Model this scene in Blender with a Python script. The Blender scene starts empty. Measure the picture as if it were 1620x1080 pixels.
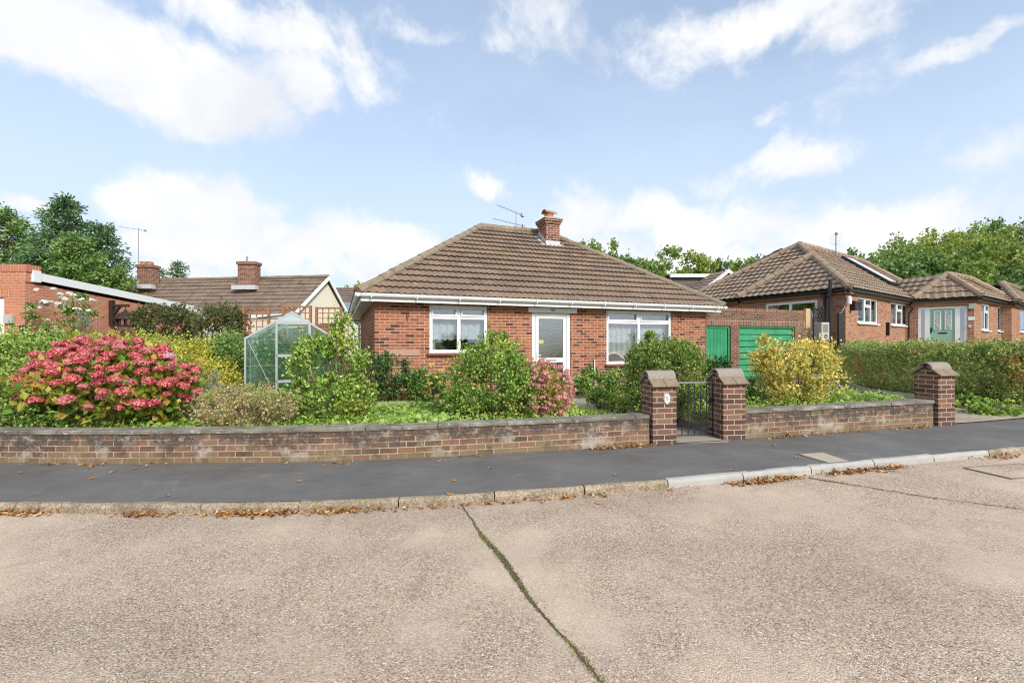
import bpy, math, random
import numpy as np
from mathutils import Vector, Matrix
R = math.radians
random.seed(7)
rng = np.random.default_rng(11)
sc = bpy.context.scene
C = sc.collection

# ------------------------------------------------------------------ camera, sky, sun, exposure
F = 700.0            # focal length in pixels of the 1620 wide photograph
EYE = 1.48
cam_d = bpy.data.cameras.new('camera'); cam = bpy.data.objects.new('camera', cam_d); C.objects.link(cam)
cam_d.sensor_width = 36; cam_d.lens = 36*F/1620; cam_d.clip_start = .05; cam_d.clip_end = 3000
cam.location = (0, 0, EYE); cam.rotation_euler = (R(90), 0, 0)
sc.camera = cam
sc.view_settings.view_transform = 'Standard'; sc.view_settings.look = 'None'
sc.view_settings.gamma = 1; sc.view_settings.exposure = 0.72
SUN_EL, SUN_AZ = 33, 147      # azimuth clockwise from +Y
sun_d = bpy.data.lights.new('sun', 'SUN'); sun = bpy.data.objects.new('sun', sun_d); C.objects.link(sun)
sun_d.energy = 2.5; sun_d.angle = R(16); sun_d.color = (1, .955, .88)
sv = Vector((math.sin(R(SUN_AZ))*math.cos(R(SUN_EL)), math.cos(R(SUN_AZ))*math.cos(R(SUN_EL)), math.sin(R(SUN_EL))))
sun.rotation_euler = sv.to_track_quat('Z', 'Y').to_euler()

def nd(nt, typ, ins=None, **props):
    n = nt.nodes.new(typ)
    for k, v in props.items(): setattr(n, k, v)
    for k, v in (ins or {}).items():
        s = n.inputs[k]
        if isinstance(v, bpy.types.NodeSocket): nt.links.new(v, s)
        else: s.default_value = v
    return n
def rgba(c): return (c[0], c[1], c[2], 1)
def mathn(nt, op, a, b=0.0, c=0.0, clamp=False):
    n = nt.nodes.new('ShaderNodeMath'); n.operation = op; n.use_clamp = clamp
    for i, v in enumerate((a, b, c)):
        if isinstance(v, bpy.types.NodeSocket): nt.links.new(v, n.inputs[i])
        else: n.inputs[i].default_value = v
    return n.outputs[0]
def mixc(nt, f, a, b, blend='MIX'):
    n = nt.nodes.new('ShaderNodeMix'); n.data_type = 'RGBA'; n.blend_type = blend
    for i, v in ((0, f), (6, a), (7, b)):
        if isinstance(v, bpy.types.NodeSocket): nt.links.new(v, n.inputs[i])
        else: n.inputs[i].default_value = v if i == 0 else rgba(v)
    return n.outputs[2]
def ramp(nt, f, stops, interp='LINEAR'):
    n = nt.nodes.new('ShaderNodeValToRGB'); n.color_ramp.interpolation = interp
    e = n.color_ramp.elements
    while len(e) < len(stops): e.new(.5)
    for i, (p, c) in enumerate(stops):
        e[i].position = p; e[i].color = rgba(c) if hasattr(c, '__len__') else (c, c, c, 1)
    nt.links.new(f, n.inputs[0]); return n.outputs[0]
def mapr(nt, v, a, b, c=0.0, d=1.0, smooth=True):
    n = nt.nodes.new('ShaderNodeMapRange'); n.interpolation_type = 'SMOOTHSTEP' if smooth else 'LINEAR'
    nt.links.new(v, n.inputs[0])
    for i, x in enumerate((a, b, c, d)): n.inputs[i+1].default_value = x
    return n.outputs[0]

def make_world():
    w = bpy.data.worlds.new('World'); sc.world = w; w.use_nodes = True
    nt = w.node_tree; nt.nodes.clear()
    sky = nd(nt, 'ShaderNodeTexSky', sky_type='NISHITA', sun_disc=False, sun_elevation=R(SUN_EL), sun_rotation=R(SUN_AZ),
             air_density=1.0, dust_density=.6, ozone_density=1.6, altitude=50)
    co = nd(nt, 'ShaderNodeTexCoord').outputs['Generated']
    warp = nd(nt, 'ShaderNodeTexNoise', {'Vector': co, 'Scale': 3.2, 'Detail': 6.0, 'Roughness': .62})
    wv = nd(nt, 'ShaderNodeVectorMath', {0: warp.outputs['Color'], 1: (.5, .5, .5)}, operation='SUBTRACT')
    ws = nd(nt, 'ShaderNodeVectorMath', {0: wv.outputs[0], 'Scale': .22}, operation='SCALE')
    cw = nd(nt, 'ShaderNodeVectorMath', {0: co, 1: ws.outputs[0]}, operation='ADD').outputs[0]
    # cloud banks: azimuth / elevation direction, half widths, strength
    blobs = [(-610,475,270,85,1.05), (-420,510,190,50,.9), (-350,435,100,50,.8), (-520,400,90,40,.75), (-470,215,120,72,1.25), (-560,160,130,50,.8),(-390,150,190,70,1.1), (-230,160,130,55,.95),
             (-590,110,140,45,.8), (380,500,190,60,.95), (255,465,110,60,.6), (500,520,140,45,.6), (30,490,110,42,.62), (430,285,95,45,.85), (330,250,90,40,.5),
             (150,195,170,50,.75), (330,170,170,60,.85), (540,160,150,60,.9), (230,120,240,45,.8), (640,140,130,40,.75), (-40,240,55,24,.7), (-800,240,50,22,.8), (770,505,110,22,.5), (790,300,45,50,.45),
             (420,390,40,10,.3), (0,100,260,40,.7), (560,420,70,50,.35), (-650,90,260,60,.75), (500,110,330,60,.75), (180,130,260,50,.6), (-300,110,260,50,.7), (-250,450,60,80,.5), (-120,505,120,25,.5)]
    tot = None
    for (x, y, rx, ry, s) in blobs:
        d = Vector((x, F, y)).normalized(); k = d.y/F
        sb = nd(nt, 'ShaderNodeVectorMath', {0: cw, 1: tuple(d)}, operation='SUBTRACT').outputs[0]
        mu = nd(nt, 'ShaderNodeVectorMath', {0: sb, 1: (1/(rx*k), 1.0, 1/(ry*k))}, operation='MULTIPLY').outputs[0]
        ln = nd(nt, 'ShaderNodeVectorMath', {0: mu}, operation='LENGTH').outputs['Value']
        v = mapr(nt, ln, 1.35, .1, 0, s)
        tot = v if tot is None else mathn(nt, 'MAXIMUM', tot, v)
    n1 = nd(nt, 'ShaderNodeTexNoise', {'Vector': co, 'Scale': 6.5, 'Detail': 10.0, 'Roughness': .62, 'Distortion': .35}).outputs['Fac']
    nst = nd(nt, 'ShaderNodeVectorMath', {0: co, 1: (1, 1, 2.6)}, operation='MULTIPLY').outputs[0]
    n2 = nd(nt, 'ShaderNodeTexNoise', {'Vector': nst, 'Scale': 2.1, 'Detail': 6.0, 'Roughness': .55}).outputs['Fac']
    # everywhere: a thin veil, thicker where the banks are
    dens = mathn(nt, 'ADD', tot, mathn(nt, 'MULTIPLY', mathn(nt, 'SUBTRACT', n1, .5), 2.2))
    cov = mapr(nt, dens, .15, .84)
    sep = nd(nt, 'ShaderNodeSeparateXYZ', {0: co})
    back = mapr(nt, sep.outputs['Y'], .15, -.1)       # the sky behind the photographer: broken cloud from noise alone
    covb = mathn(nt, 'MULTIPLY', mapr(nt, n2, .42, .62), back)
    cov = mathn(nt, 'MAXIMUM', cov, covb)
    veil = mathn(nt, 'MULTIPLY_ADD', n2, .4, .25)
    low = mapr(nt, sep.outputs['Z'], .62, .1, 0, .6)
    veil = mathn(nt, 'ADD', veil, low, clamp=True)
    n3 = nd(nt, 'ShaderNodeTexNoise', {'Vector': cw, 'Scale': 4.0, 'Detail': 7.0, 'Roughness': .55}).outputs['Fac']
    ccol = ramp(nt, n3, [(.3, (.80, .83, .88)), (.5, (.92, .93, .95)), (.62, (1.0, 1.0, 1.0))])
    b_sky = nd(nt, 'ShaderNodeBackground', {'Color': sky.outputs[0], 'Strength': .12})
    b_veil = nd(nt, 'ShaderNodeBackground', {'Color': (.66, .80, 1.0, 1), 'Strength': .665})
    b_cl = nd(nt, 'ShaderNodeBackground', {'Color': ccol, 'Strength': .655})
    m1 = nd(nt, 'ShaderNodeMixShader', {0: veil, 1: b_sky.outputs[0], 2: b_veil.outputs[0]})
    m2 = nd(nt, 'ShaderNodeMixShader', {0: cov, 1: m1.outputs[0], 2: b_cl.outputs[0]})
    out = nd(nt, 'ShaderNodeOutputWorld'); nt.links.new(m2.outputs[0], out.inputs[0])
    w.cycles.sampling_method = 'MANUAL'; w.cycles.sample_map_resolution = 512
make_world()
sc.cycles.filter_width = 1.1; sc.cycles.max_bounces = 8; sc.cycles.transparent_max_bounces = 12; sc.cycles.diffuse_bounces = 3

# ------------------------------------------------------------------ materials
def new_mat(name):
    m = bpy.data.materials.new(name); m.use_nodes = True; nt = m.node_tree; nt.nodes.clear()
    out = nt.nodes.new('ShaderNodeOutputMaterial'); return m, nt, out
def principled(nt, out, col, rough=.8, spec=.3, normal=None, metal=0.0):
    p = nd(nt, 'ShaderNodeBsdfPrincipled')
    if isinstance(col, bpy.types.NodeSocket): nt.links.new(col, p.inputs['Base Color'])
    else: p.inputs['Base Color'].default_value = rgba(col)
    if isinstance(rough, bpy.types.NodeSocket): nt.links.new(rough, p.inputs['Roughness'])
    else: p.inputs['Roughness'].default_value = rough
    p.inputs['Specular IOR Level'].default_value = spec; p.inputs['Metallic'].default_value = metal
    if normal is not None: nt.links.new(normal, p.inputs['Normal'])
    nt.links.new(p.outputs[0], out.inputs[0]); return p
def bump(nt, h, strength=.5, dist=.01):
    return nd(nt, 'ShaderNodeBump', {'Height': h, 'Strength': strength, 'Distance': dist}).outputs[0]
def objco(nt): return nd(nt, 'ShaderNodeTexCoord').outputs['Object']
def noise(nt, v, s, d=4.0, r=.55, dist=0.0): return nd(nt, 'ShaderNodeTexNoise', {'Vector': v, 'Scale': s, 'Detail': d, 'Roughness': r, 'Distortion': dist}).outputs['Fac']

def plain(name, col, rough=.5, var=.12, spec=.4, scale=6, metal=0.0, bmp=.1):
    m, nt, out = new_mat(name); v = objco(nt)
    n = noise(nt, v, scale, 6); n2 = noise(nt, v, scale*9, 3)
    k = mathn(nt, 'MULTIPLY_ADD', n, var*2, 1-var); k = mathn(nt, 'MULTIPLY', k, mathn(nt, 'MULTIPLY_ADD', n2, var, 1-var/2))
    c = mixc(nt, 1.0, col, (1, 1, 1), 'MULTIPLY')
    mm = nd(nt, 'ShaderNodeVectorMath', {0: rgba(col)[:3], 'Scale': k}, operation='SCALE').outputs[0]
    principled(nt, out, mm, rough, spec, bump(nt, n2, bmp, .004), metal); return m

def brick_mat(name, pal, mortar, wear=None, band=False, soldier=False, w=.225, h=.075):
    m, nt, out = new_mat(name)
    uv = nd(nt, 'ShaderNodeUVMap').outputs[0]
    v = uv
    wv = nd(nt, 'ShaderNodeTexNoise', {'Vector': uv, 'Scale': 9.0, 'Detail': 2.0}).outputs['Color']
    v = nd(nt, 'ShaderNodeVectorMath', {0: wv, 1: (.006, .006, 0), 2: uv}, operation='MULTIPLY_ADD').outputs[0]
    b = nd(nt, 'ShaderNodeTexBrick', {'Vector': v, 'Color1': (0, 0, 0, 1), 'Color2': (1, 1, 1, 1), 'Mortar': (.5, .5, .5, 1), 'Scale': 1.0,
           'Mortar Size': .0068, 'Mortar Smooth': .2, 'Bias': 0.0, 'Brick Width': .075 if soldier else w, 'Row Height': .215 if soldier else h})
    if soldier: b.offset = 0.0
    bc = ramp(nt, b.outputs['Color'], pal)
    n = noise(nt, uv, 40, 5, .6); n2 = noise(nt, uv, 1.3, 4)
    k = mathn(nt, 'MULTIPLY', mathn(nt, 'MULTIPLY_ADD', n, .55, .72), mathn(nt, 'MULTIPLY_ADD', n2, .35, .82))
    bc = nd(nt, 'ShaderNodeVectorMath', {0: bc, 'Scale': k}, operation='SCALE').outputs[0]
    mo = nd(nt, 'ShaderNodeVectorMath', {0: mortar, 'Scale': mathn(nt, 'MULTIPLY_ADD', n2, .5, .72)}, operation='SCALE').outputs[0]
    c = mixc(nt, b.outputs['Fac'], bc, mo)
    if wear:
        for (sc_, lo, hi, col, amt) in wear:
            nn = noise(nt, nd(nt, 'ShaderNodeVectorMath', {0: uv, 1: (13.7*sc_, 3.1, 0)}, operation='ADD').outputs[0], sc_, 7, .68)
            fac = mapr(nt, nn, lo, hi, 0, amt)
            c = mixc(nt, fac, c, col)
    if band:
        vy = nd(nt, 'ShaderNodeSeparateXYZ', {0: uv}).outputs['Y']
        nb = noise(nt, uv, 7, 6, .7); nl = noise(nt, uv, 1.7, 4, .6)
        kk = mathn(nt, 'ADD', mathn(nt, 'ADD', vy, mathn(nt, 'MULTIPLY', mathn(nt, 'SUBTRACT', nb, .5), .35)), mathn(nt, 'MULTIPLY', mathn(nt, 'SUBTRACT', nl, .5), .6))
        c = mixc(nt, mathn(nt, 'MULTIPLY', mapr(nt, kk, .14, .31, 0, .95), mapr(nt, noise(nt, uv, 11, 5, .75), .36, .56)), c, (.075, .062, .055))
        c = mixc(nt, mapr(nt, kk, .13, -.04, 0, .7), c, (.21, .165, .085))
        sp = noise(nt, uv, 55, 4, .7)
        c = mixc(nt, mathn(nt, 'MULTIPLY', mapr(nt, sp, .60, .66), mapr(nt, nb, .45, .6)), c, (.60, .58, .52))
    hgt = mathn(nt, 'ADD', mathn(nt, 'MULTIPLY', mathn(nt, 'SUBTRACT', 1.0, b.outputs['Fac']), 1.0), mathn(nt, 'MULTIPLY', n, .5))
    principled(nt, out, c, .88, .2, bump(nt, hgt, .7, .006)); return m

PAL_RED = [(0, (.095, .042, .03)), (.16, (.14, .055, .038)), (.24, (.26, .09, .048)), (.5, (.34, .122, .062)), (.8, (.40, .158, .082)), (1, (.24, .08, .05))]
M = {}
M['brick'] = brick_mat('red_brick', PAL_RED, (.58, .42, .32), wear=[(1.1, .60, .74, (.52, .38, .32), .4)])
M['brick_chim'] = brick_mat('chimney_brick', [(0, (.11, .05, .036)), (.5, (.21, .09, .058)), (1, (.27, .115, .072))], (.50, .40, .32))
M['brick_far'] = brick_mat('orange_brick', [(0, (.19, .082, .05)), (.25, (.33, .15, .085)), (.7, (.42, .195, .11)), (1, (.36, .15, .085))], (.50, .38, .28))
M['brick_orange'] = brick_mat('salmon_brick', [(0, (.46, .17, .10)), (.5, (.54, .21, .12)), (1, (.50, .18, .10))], (.62, .44, .34))
M['brick_brown'] = brick_mat('brown_brick', [(0, (.085, .045, .034)), (.3, (.13, .066, .046)), (.6, (.20, .095, .062)), (1, (.16, .088, .058))], (.36, .29, .22))
M['soldier'] = brick_mat('soldier_brick', [(0, (.14, .07, .05)), (.5, (.22, .105, .07)), (1, (.27, .13, .085))], (.42, .34, .27), soldier=True)
M['soldier_o'] = brick_mat('soldier_salmon', [(0, (.44, .15, .085)), (.5, (.50, .18, .10)), (1, (.46, .155, .085))], (.62, .44, .34), soldier=True)
M['brick_pillar'] = brick_mat('pillar_brick', [(0, (.085, .052, .042)), (.35, (.13, .07, .055)), (.6, (.21, .11, .078)), (.85, (.17, .095, .068)), (1, (.30, .18, .10))], (.50, .39, .28),
                              wear=[(2.3, .60, .72, (.20, .19, .12), .35)])
M['brick_low'] = brick_mat('weathered_brick', [(0, (.11, .065, .045)), (.4, (.19, .10, .062)), (.7, (.25, .13, .08)), (1, (.22, .145, .085))], (.42, .36, .26),
                           wear=[(1.5, .5, .66, (.22, .175, .10), .55), (2.6, .56, .62, (.07, .06, .052), .65), (2.7, .50, .64, (.50, .44, .38), .65), (17, .63, .69, (.62, .6, .55), .7)], band=True)

def coping_mat():
    m, nt, out = new_mat('coping_concrete'); v = objco(nt)
    n = noise(nt, v, 3, 7, .65); n2 = noise(nt, v, 45, 4); n3 = noise(nt, v, 14, 5, .7)
    c = ramp(nt, n, [(.3, (.10, .092, .075)), (.5, (.22, .20, .155)), (.7, (.36, .33, .27))])
    c = mixc(nt, mapr(nt, n3, .58, .66, 0, .7), c, (.55, .54, .49)); c = mixc(nt, mapr(nt, n3, .42, .34, 0, .7), c, (.08, .075, .065))
    c = mixc(nt, mapr(nt, n2, .55, .7, 0, .5), c, (.12, .11, .095))
    principled(nt, out, c, .9, .2, bump(nt, mathn(nt, 'ADD', n2, n3), .6, .008)); return m
M['coping'] = coping_mat()

def tile_mat(name, base, tile_w=.3, lichen=.5):
    m, nt, out = new_mat(name)
    uv = nd(nt, 'ShaderNodeUVMap').outputs[0]
    cell = nd(nt, 'ShaderNodeVectorMath', {0: nd(nt, 'ShaderNodeVectorMath', {0: uv, 1: (1/tile_w, 1/.325, 1)}, operation='MULTIPLY').outputs[0]}, operation='FLOOR').outputs[0]
    wn = nd(nt, 'ShaderNodeTexWhiteNoise', {'Vector': cell}, noise_dimensions='2D').outputs['Value']
    b = base
    c = ramp(nt, wn, [(0, tuple(x*.86 for x in b)), (.3, b), (.6, (b[0]*1.05, b[1]*1.04, b[2]*1.02)), (.93, (b[0]*1.12, b[1]*1.1, b[2]*1.08)), (1, (b[0]*1.3, b[1]*1.15, b[2]*1.0))])
    n = noise(nt, uv, 1.6, 6, .62); n2 = noise(nt, uv, 26, 5, .65); n3 = noise(nt, uv, 6.5, 7, .7)
    c = nd(nt, 'ShaderNodeVectorMath', {0: c, 'Scale': mathn(nt, 'MULTIPLY', mathn(nt, 'MULTIPLY_ADD', n, .7, .65), mathn(nt, 'MULTIPLY_ADD', n2, .8, .6))}, operation='SCALE').outputs[0]
    c = mixc(nt, mapr(nt, n3, .55, .66, 0, .5*lichen*2), c, (.36, .33, .26))
    nl = mathn(nt, 'MULTIPLY', noise(nt, uv, .55, 3), noise(nt, uv, 9, 5, .7))
    c = mixc(nt, mapr(nt, nl, .30, .40, 0, lichen), c, (.33, .25, .07))
    c = mixc(nt, mapr(nt, n2, .36, .3, 0, .6), c, (.09, .075, .06))
    principled(nt, out, c, .92, .15, bump(nt, n2, .5, .006)); return m
M['tile'] = tile_mat('roof_tile', (.225, .165, .125))
M['tile_b'] = tile_mat('roof_tile_tan', (.27, .205, .155))
M['tile_c'] = tile_mat('roof_tile_far', (.20, .15, .118), lichen=.15)
M['ridge'] = tile_mat('ridge_tile', (.25, .20, .15), lichen=.8)
M['ridge_tan'] = tile_mat('ridge_tile_tan', (.33, .25, .185), lichen=.6)
M['upvc'] = plain('white_upvc', (.80, .80, .79), .35, .04)
M['paint_white'] = plain('white_paint', (.72, .72, .70), .5, .1)
M['sill'] = plain('red_sill', (.20, .07, .055), .6, .15)
M['black'] = plain('black_plastic', (.022, .023, .025), .45, .2)
M['iron'] = plain('black_iron', (.03, .03, .032), .5, .3, metal=.2)
M['alu'] = plain('aluminium', (.44, .46, .46), .4, .12, metal=.4)
M['galv'] = plain('aerial_metal', (.28, .28, .29), .5, .2, metal=.5)
M['lead'] = plain('lead_flashing', (.50, .52, .54), .55, .25, scale=10)
M['green_paint'] = plain('green_paint', (.018, .235, .085), .42, .14, scale=4)
def green_mat():
    m, nt, out = new_mat('green_paint_worn'); v = objco(nt); n = noise(nt, v, 2.2, 5, .6); n2 = noise(nt, v, 24, 6, .75)
    st = nd(nt, 'ShaderNodeVectorMath', {0: v, 1: (9, 9, .8)}, operation='MULTIPLY').outputs[0]; n3 = noise(nt, st, 2, 5, .65)
    c = ramp(nt, n, [(.3, (.018, .20, .085)), (.7, (.045, .30, .14))])
    c = mixc(nt, mapr(nt, n3, .52, .72, 0, .55), c, (.035, .12, .065)); c = mixc(nt, mapr(nt, n2, .66, .72, 0, .8), c, (.30, .36, .28))
    principled(nt, out, c, mathn(nt, 'MULTIPLY_ADD', n2, .4, .35), .35, bump(nt, n2, .3, .004)); return m
M['green_paint'] = green_mat()
M['mint'] = plain('mint_paint', (.30, .50, .40), .4, .05)
M['wood_orange'] = plain('cedar_wood', (.34, .15, .07), .75, .2)
M['wood_pale'] = plain('pale_timber', (.60, .40, .20), .7, .12)
M['wood_dark'] = plain('dark_stained_wood', (.035, .02, .015), .7, .3)
M['cream'] = plain('cream_render', (.66, .60, .50), .85, .05)
M['cladding'] = plain('grey_cladding', (.13, .115, .11), .7, .1)
M['terracotta'] = plain('terracotta', (.38, .18, .11), .8, .25, scale=12)
M['cement'] = plain('cement', (.38, .35, .29), .9, .3, scale=14, bmp=.5)
M['kerb_grey'] = plain('grey_kerb_concrete', (.40, .385, .35), .85, .22, scale=9, bmp=.4)
M['path'] = plain('path_concrete', (.36, .31, .255), .9, .2, scale=9, bmp=.5)
M['soil'] = plain('garden_soil', (.10, .075, .045), .95, .4, scale=9, bmp=1)
M['bark'] = plain('bark', (.13, .09, .06), .9, .35, scale=12, bmp=1)
M['twig'] = plain('twig', (.20, .12, .075), .85, .3, scale=12)
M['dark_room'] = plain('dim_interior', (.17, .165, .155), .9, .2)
M['solar'] = plain('solar_panel', (.20, .23, .28), .3, .1)
M['ac_white'] = plain('ac_casing', (.45, .43, .39), .5, .08)
M['sticker'] = plain('yellow_sticker', (.48, .50, .14), .6, .1)
M['tan_cover'] = plain('cover_concrete', (.43, .37, .27), .9, .25, scale=10, bmp=.6)
M['steel_frame'] = plain('rusty_frame', (.20, .165, .135), .7, .3, scale=12)
M['rust'] = plain('rust', (.20, .10, .05), .9, .4)

def kerb_mat():
    m, nt, out = new_mat('aggregate_kerb'); v = objco(nt)
    n = noise(nt, v, 5, 6, .65); vo = nd(nt, 'ShaderNodeTexVoronoi', {'Vector': v, 'Scale': 95.0})
    c = ramp(nt, n, [(.3, (.19, .15, .10)), (.55, (.33, .265, .19)), (.75, (.42, .36, .27))])
    g = nd(nt, 'ShaderNodeSeparateColor', {0: vo.outputs['Color']}).outputs[0]
    c = nd(nt, 'ShaderNodeVectorMath', {0: c, 'Scale': mathn(nt, 'MULTIPLY_ADD', g, .8, .6)}, operation='SCALE').outputs[0]
    c = mixc(nt, mapr(nt, noise(nt, v, 11, 6, .7), .57, .66, 0, .6), c, (.15, .14, .04))
    principled(nt, out, c, .9, .2, bump(nt, vo.outputs['Distance'], .6, .006)); return m
M['kerb'] = kerb_mat()

def road_mat():
    m, nt, out = new_mat('exposed_aggregate_concrete'); v = objco(nt)
    big = noise(nt, v, .55, 5, .55); mid = noise(nt, v, 2.3, 6, .65, .5)
    vo = nd(nt, 'ShaderNodeTexVoronoi', {'Vector': v, 'Scale': 140.0, 'Randomness': 1.0})
    vo2 = nd(nt, 'ShaderNodeTexVoronoi', {'Vector': v, 'Scale': 66.0, 'Randomness': 1.0})
    g = nd(nt, 'ShaderNodeSeparateColor', {0: vo.outputs['Color']})
    g2 = nd(nt, 'ShaderNodeSeparateColor', {0: vo2.outputs['Color']})
    stone = ramp(nt, g.outputs[0], [(0, (.10, .08, .068)), (.14, (.22, .17, .135)), (.35, (.40, .295, .215)), (.6, (.56, .43, .32)), (.82, (.50, .33, .22)), (.93, (.70, .59, .47)), (1, (.85, .79, .70))])
    base = ramp(nt, mid, [(.25, (.40, .30, .22)), (.5, (.52, .405, .305)), (.75, (.60, .48, .37))])
    worn = mapr(nt, mathn(nt, 'ADD', mathn(nt, 'MULTIPLY', big, .7), mathn(nt, 'MULTIPLY', mid, .3)), .42, .58, .85, .28)
    c = mixc(nt, worn, base, stone)
    s2 = mathn(nt, 'MULTIPLY', mapr(nt, g2.outputs[1], .93, .96), mapr(nt, vo2.outputs['Distance'], .5, .35))
    c = mixc(nt, mathn(nt, 'MULTIPLY', s2, .55), c, mixc(nt, g2.outputs[0], (.10, .08, .07), (.80, .74, .66)))
    c = nd(nt, 'ShaderNodeVectorMath', {0: c, 'Scale': mathn(nt, 'MULTIPLY_ADD', big, .75, .74)}, operation='SCALE').outputs[0]
    tr = nd(nt, 'ShaderNodeVectorMath', {0: v, 1: (.12, 1.0, 1)}, operation='MULTIPLY').outputs[0]
    tk = noise(nt, tr, 1.3, 4, .5)
    c = nd(nt, 'ShaderNodeVectorMath', {0: c, 'Scale': mathn(nt, 'MULTIPLY_ADD', tk, .55, .73)}, operation='SCALE').outputs[0]
    edge = mathn(nt, 'MULTIPLY', mapr(nt, noise(nt, v, 1.1, 6, .7, 1.0), .60, .72), .4)
    c = mixc(nt, edge, c, (.20, .155, .125))
    hgt = mathn(nt, 'ADD', mathn(nt, 'MULTIPLY', mathn(nt, 'SUBTRACT', 1.0, vo.outputs['Distance']), .9), mathn(nt, 'MULTIPLY', noise(nt, v, 60, 3), .9))
    principled(nt, out, c, .9, .25, bump(nt, hgt, .75, .010)); return m
M['road'] = road_mat()
def asphalt_mat():
    m, nt, out = new_mat('dark_asphalt'); v = objco(nt)
    n = noise(nt, v, 1.1, 6, .6); n2 = noise(nt, v, 75, 5, .75)
    st = nd(nt, 'ShaderNodeVectorMath', {0: v, 1: (1, 6, 1)}, operation='MULTIPLY').outputs[0]
    n3 = noise(nt, st, 3, 5)
    c = ramp(nt, n, [(.3, (.112, .106, .098)), (.7, (.172, .163, .150))])
    k = mathn(nt, 'MULTIPLY', mathn(nt, 'MULTIPLY_ADD', n2, .9, .55), mathn(nt, 'MULTIPLY_ADD', n3, .5, .75))
    c = nd(nt, 'ShaderNodeVectorMath', {0: c, 'Scale': k}, operation='SCALE').outputs[0]
    c = mixc(nt, mapr(nt, noise(nt, v, 3.0, 6, .75), .62, .70, 0, .35), c, (.06, .06, .06))
    c = mixc(nt, mapr(nt, noise(nt, v, 1.7, 5, .7, 1.2), .56, .66, 0, .3), c, (.24, .225, .20))
    c = mixc(nt, mapr(nt, noise(nt, v, 110, 2, .5), .66, .72, 0, .5), c, (.32, .31, .29))
    principled(nt, out, c, .72, .3, bump(nt, n2, .5, .004)); return m
M['asphalt'] = asphalt_mat()
M['paving'] = brick_mat('block_paving', [(0, (.36, .29, .21)), (.5, (.44, .37, .28)), (1, (.40, .31, .22))], (.28, .24, .18), w=.2, h=.1)
def ground_mat():
    m, nt, out = new_mat('rough_grass'); v = objco(nt)
    n = noise(nt, v, 1.8, 6); n2 = noise(nt, v, 30, 4)
    c = ramp(nt, n, [(.3, (.09, .075, .04)), (.5, (.10, .14, .035)), (.7, (.15, .20, .05))])
    c = nd(nt, 'ShaderNodeVectorMath', {0: c, 'Scale': mathn(nt, 'MULTIPLY_ADD', n2, .9, .5)}, operation='SCALE').outputs[0]
    principled(nt, out, c, .95, .1, bump(nt, n2, 1, .03)); return m
M['ground'] = ground_mat()

def glass_mat(name, tint=(.9, .95, .93), refl=.28, rough=.0, wavy=0.0, diffuse=0.0):
    m, nt, out = new_mat(name)
    nrm = None
    if wavy:
        nrm = bump(nt, noise(nt, objco(nt), 22, 3), wavy, .01)
    fr = nd(nt, 'ShaderNodeLayerWeight', {'Blend': .35}).outputs['Fresnel']
    f = mathn(nt, 'MULTIPLY_ADD', fr, .75, refl, clamp=True)
    tr = nd(nt, 'ShaderNodeBsdfTransparent', {'Color': rgba(tint)})
    gl = nd(nt, 'ShaderNodeBsdfGlossy', {'Color': (.95, .97, 1, 1), 'Roughness': rough})
    if nrm is not None: nt.links.new(nrm, gl.inputs['Normal'])
    mx = nd(nt, 'ShaderNodeMixShader', {0: f, 1: tr.outputs[0], 2: gl.outputs[0]})
    if diffuse:
        df = nd(nt, 'ShaderNodeBsdfDiffuse', {'Color': (.22, .42, .30, 1)})
        mx = nd(nt, 'ShaderNodeMixShader', {0: diffuse, 1: mx.outputs[0], 2: df.outputs[0]})
    nt.links.new(mx.outputs[0], out.inputs[0]); return m
M['glass'] = glass_mat('window_glass', refl=.24)
M['glass_obs'] = glass_mat('obscured_glass', (.55, .62, .6), .42, .12, .5)
M['glass_gh'] = glass_mat('greenhouse_glass', (.74, .93, .82), .05, .02, .1, .10)
M['glass_dark'] = glass_mat('dark_glass', (.5, .52, .55), .25)
def net_mat(name, dens=.7, sc_=8):
    m, nt, out = new_mat(name); v = objco(nt)
    n = noise(nt, v, sc_, 5, .6); n2 = noise(nt, v, sc_*6, 3)
    f = mathn(nt, 'ADD', mapr(nt, n, .4, .6, dens-.12, dens+.1), mathn(nt, 'MULTIPLY', mathn(nt, 'SUBTRACT', n2, .5), .25), clamp=True)
    a = nd(nt, 'ShaderNodeBsdfTransparent'); b = nd(nt, 'ShaderNodeBsdfDiffuse', {'Color': (.85, .87, .88, 1)})
    t = nd(nt, 'ShaderNodeBsdfTranslucent', {'Color': (.8, .82, .84, 1)})
    bt = nd(nt, 'ShaderNodeMixShader', {0: .3, 1: b.outputs[0], 2: t.outputs[0]})
    mx = nd(nt, 'ShaderNodeMixShader', {0: f, 1: a.outputs[0], 2: bt.outputs[0]})
    nt.links.new(mx.outputs[0], out.inputs[0]); return m
M['net'] = net_mat('net_curtain', 1.0, 10)
M['lace'] = net_mat('lace_curtain', .88, 16)

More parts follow.
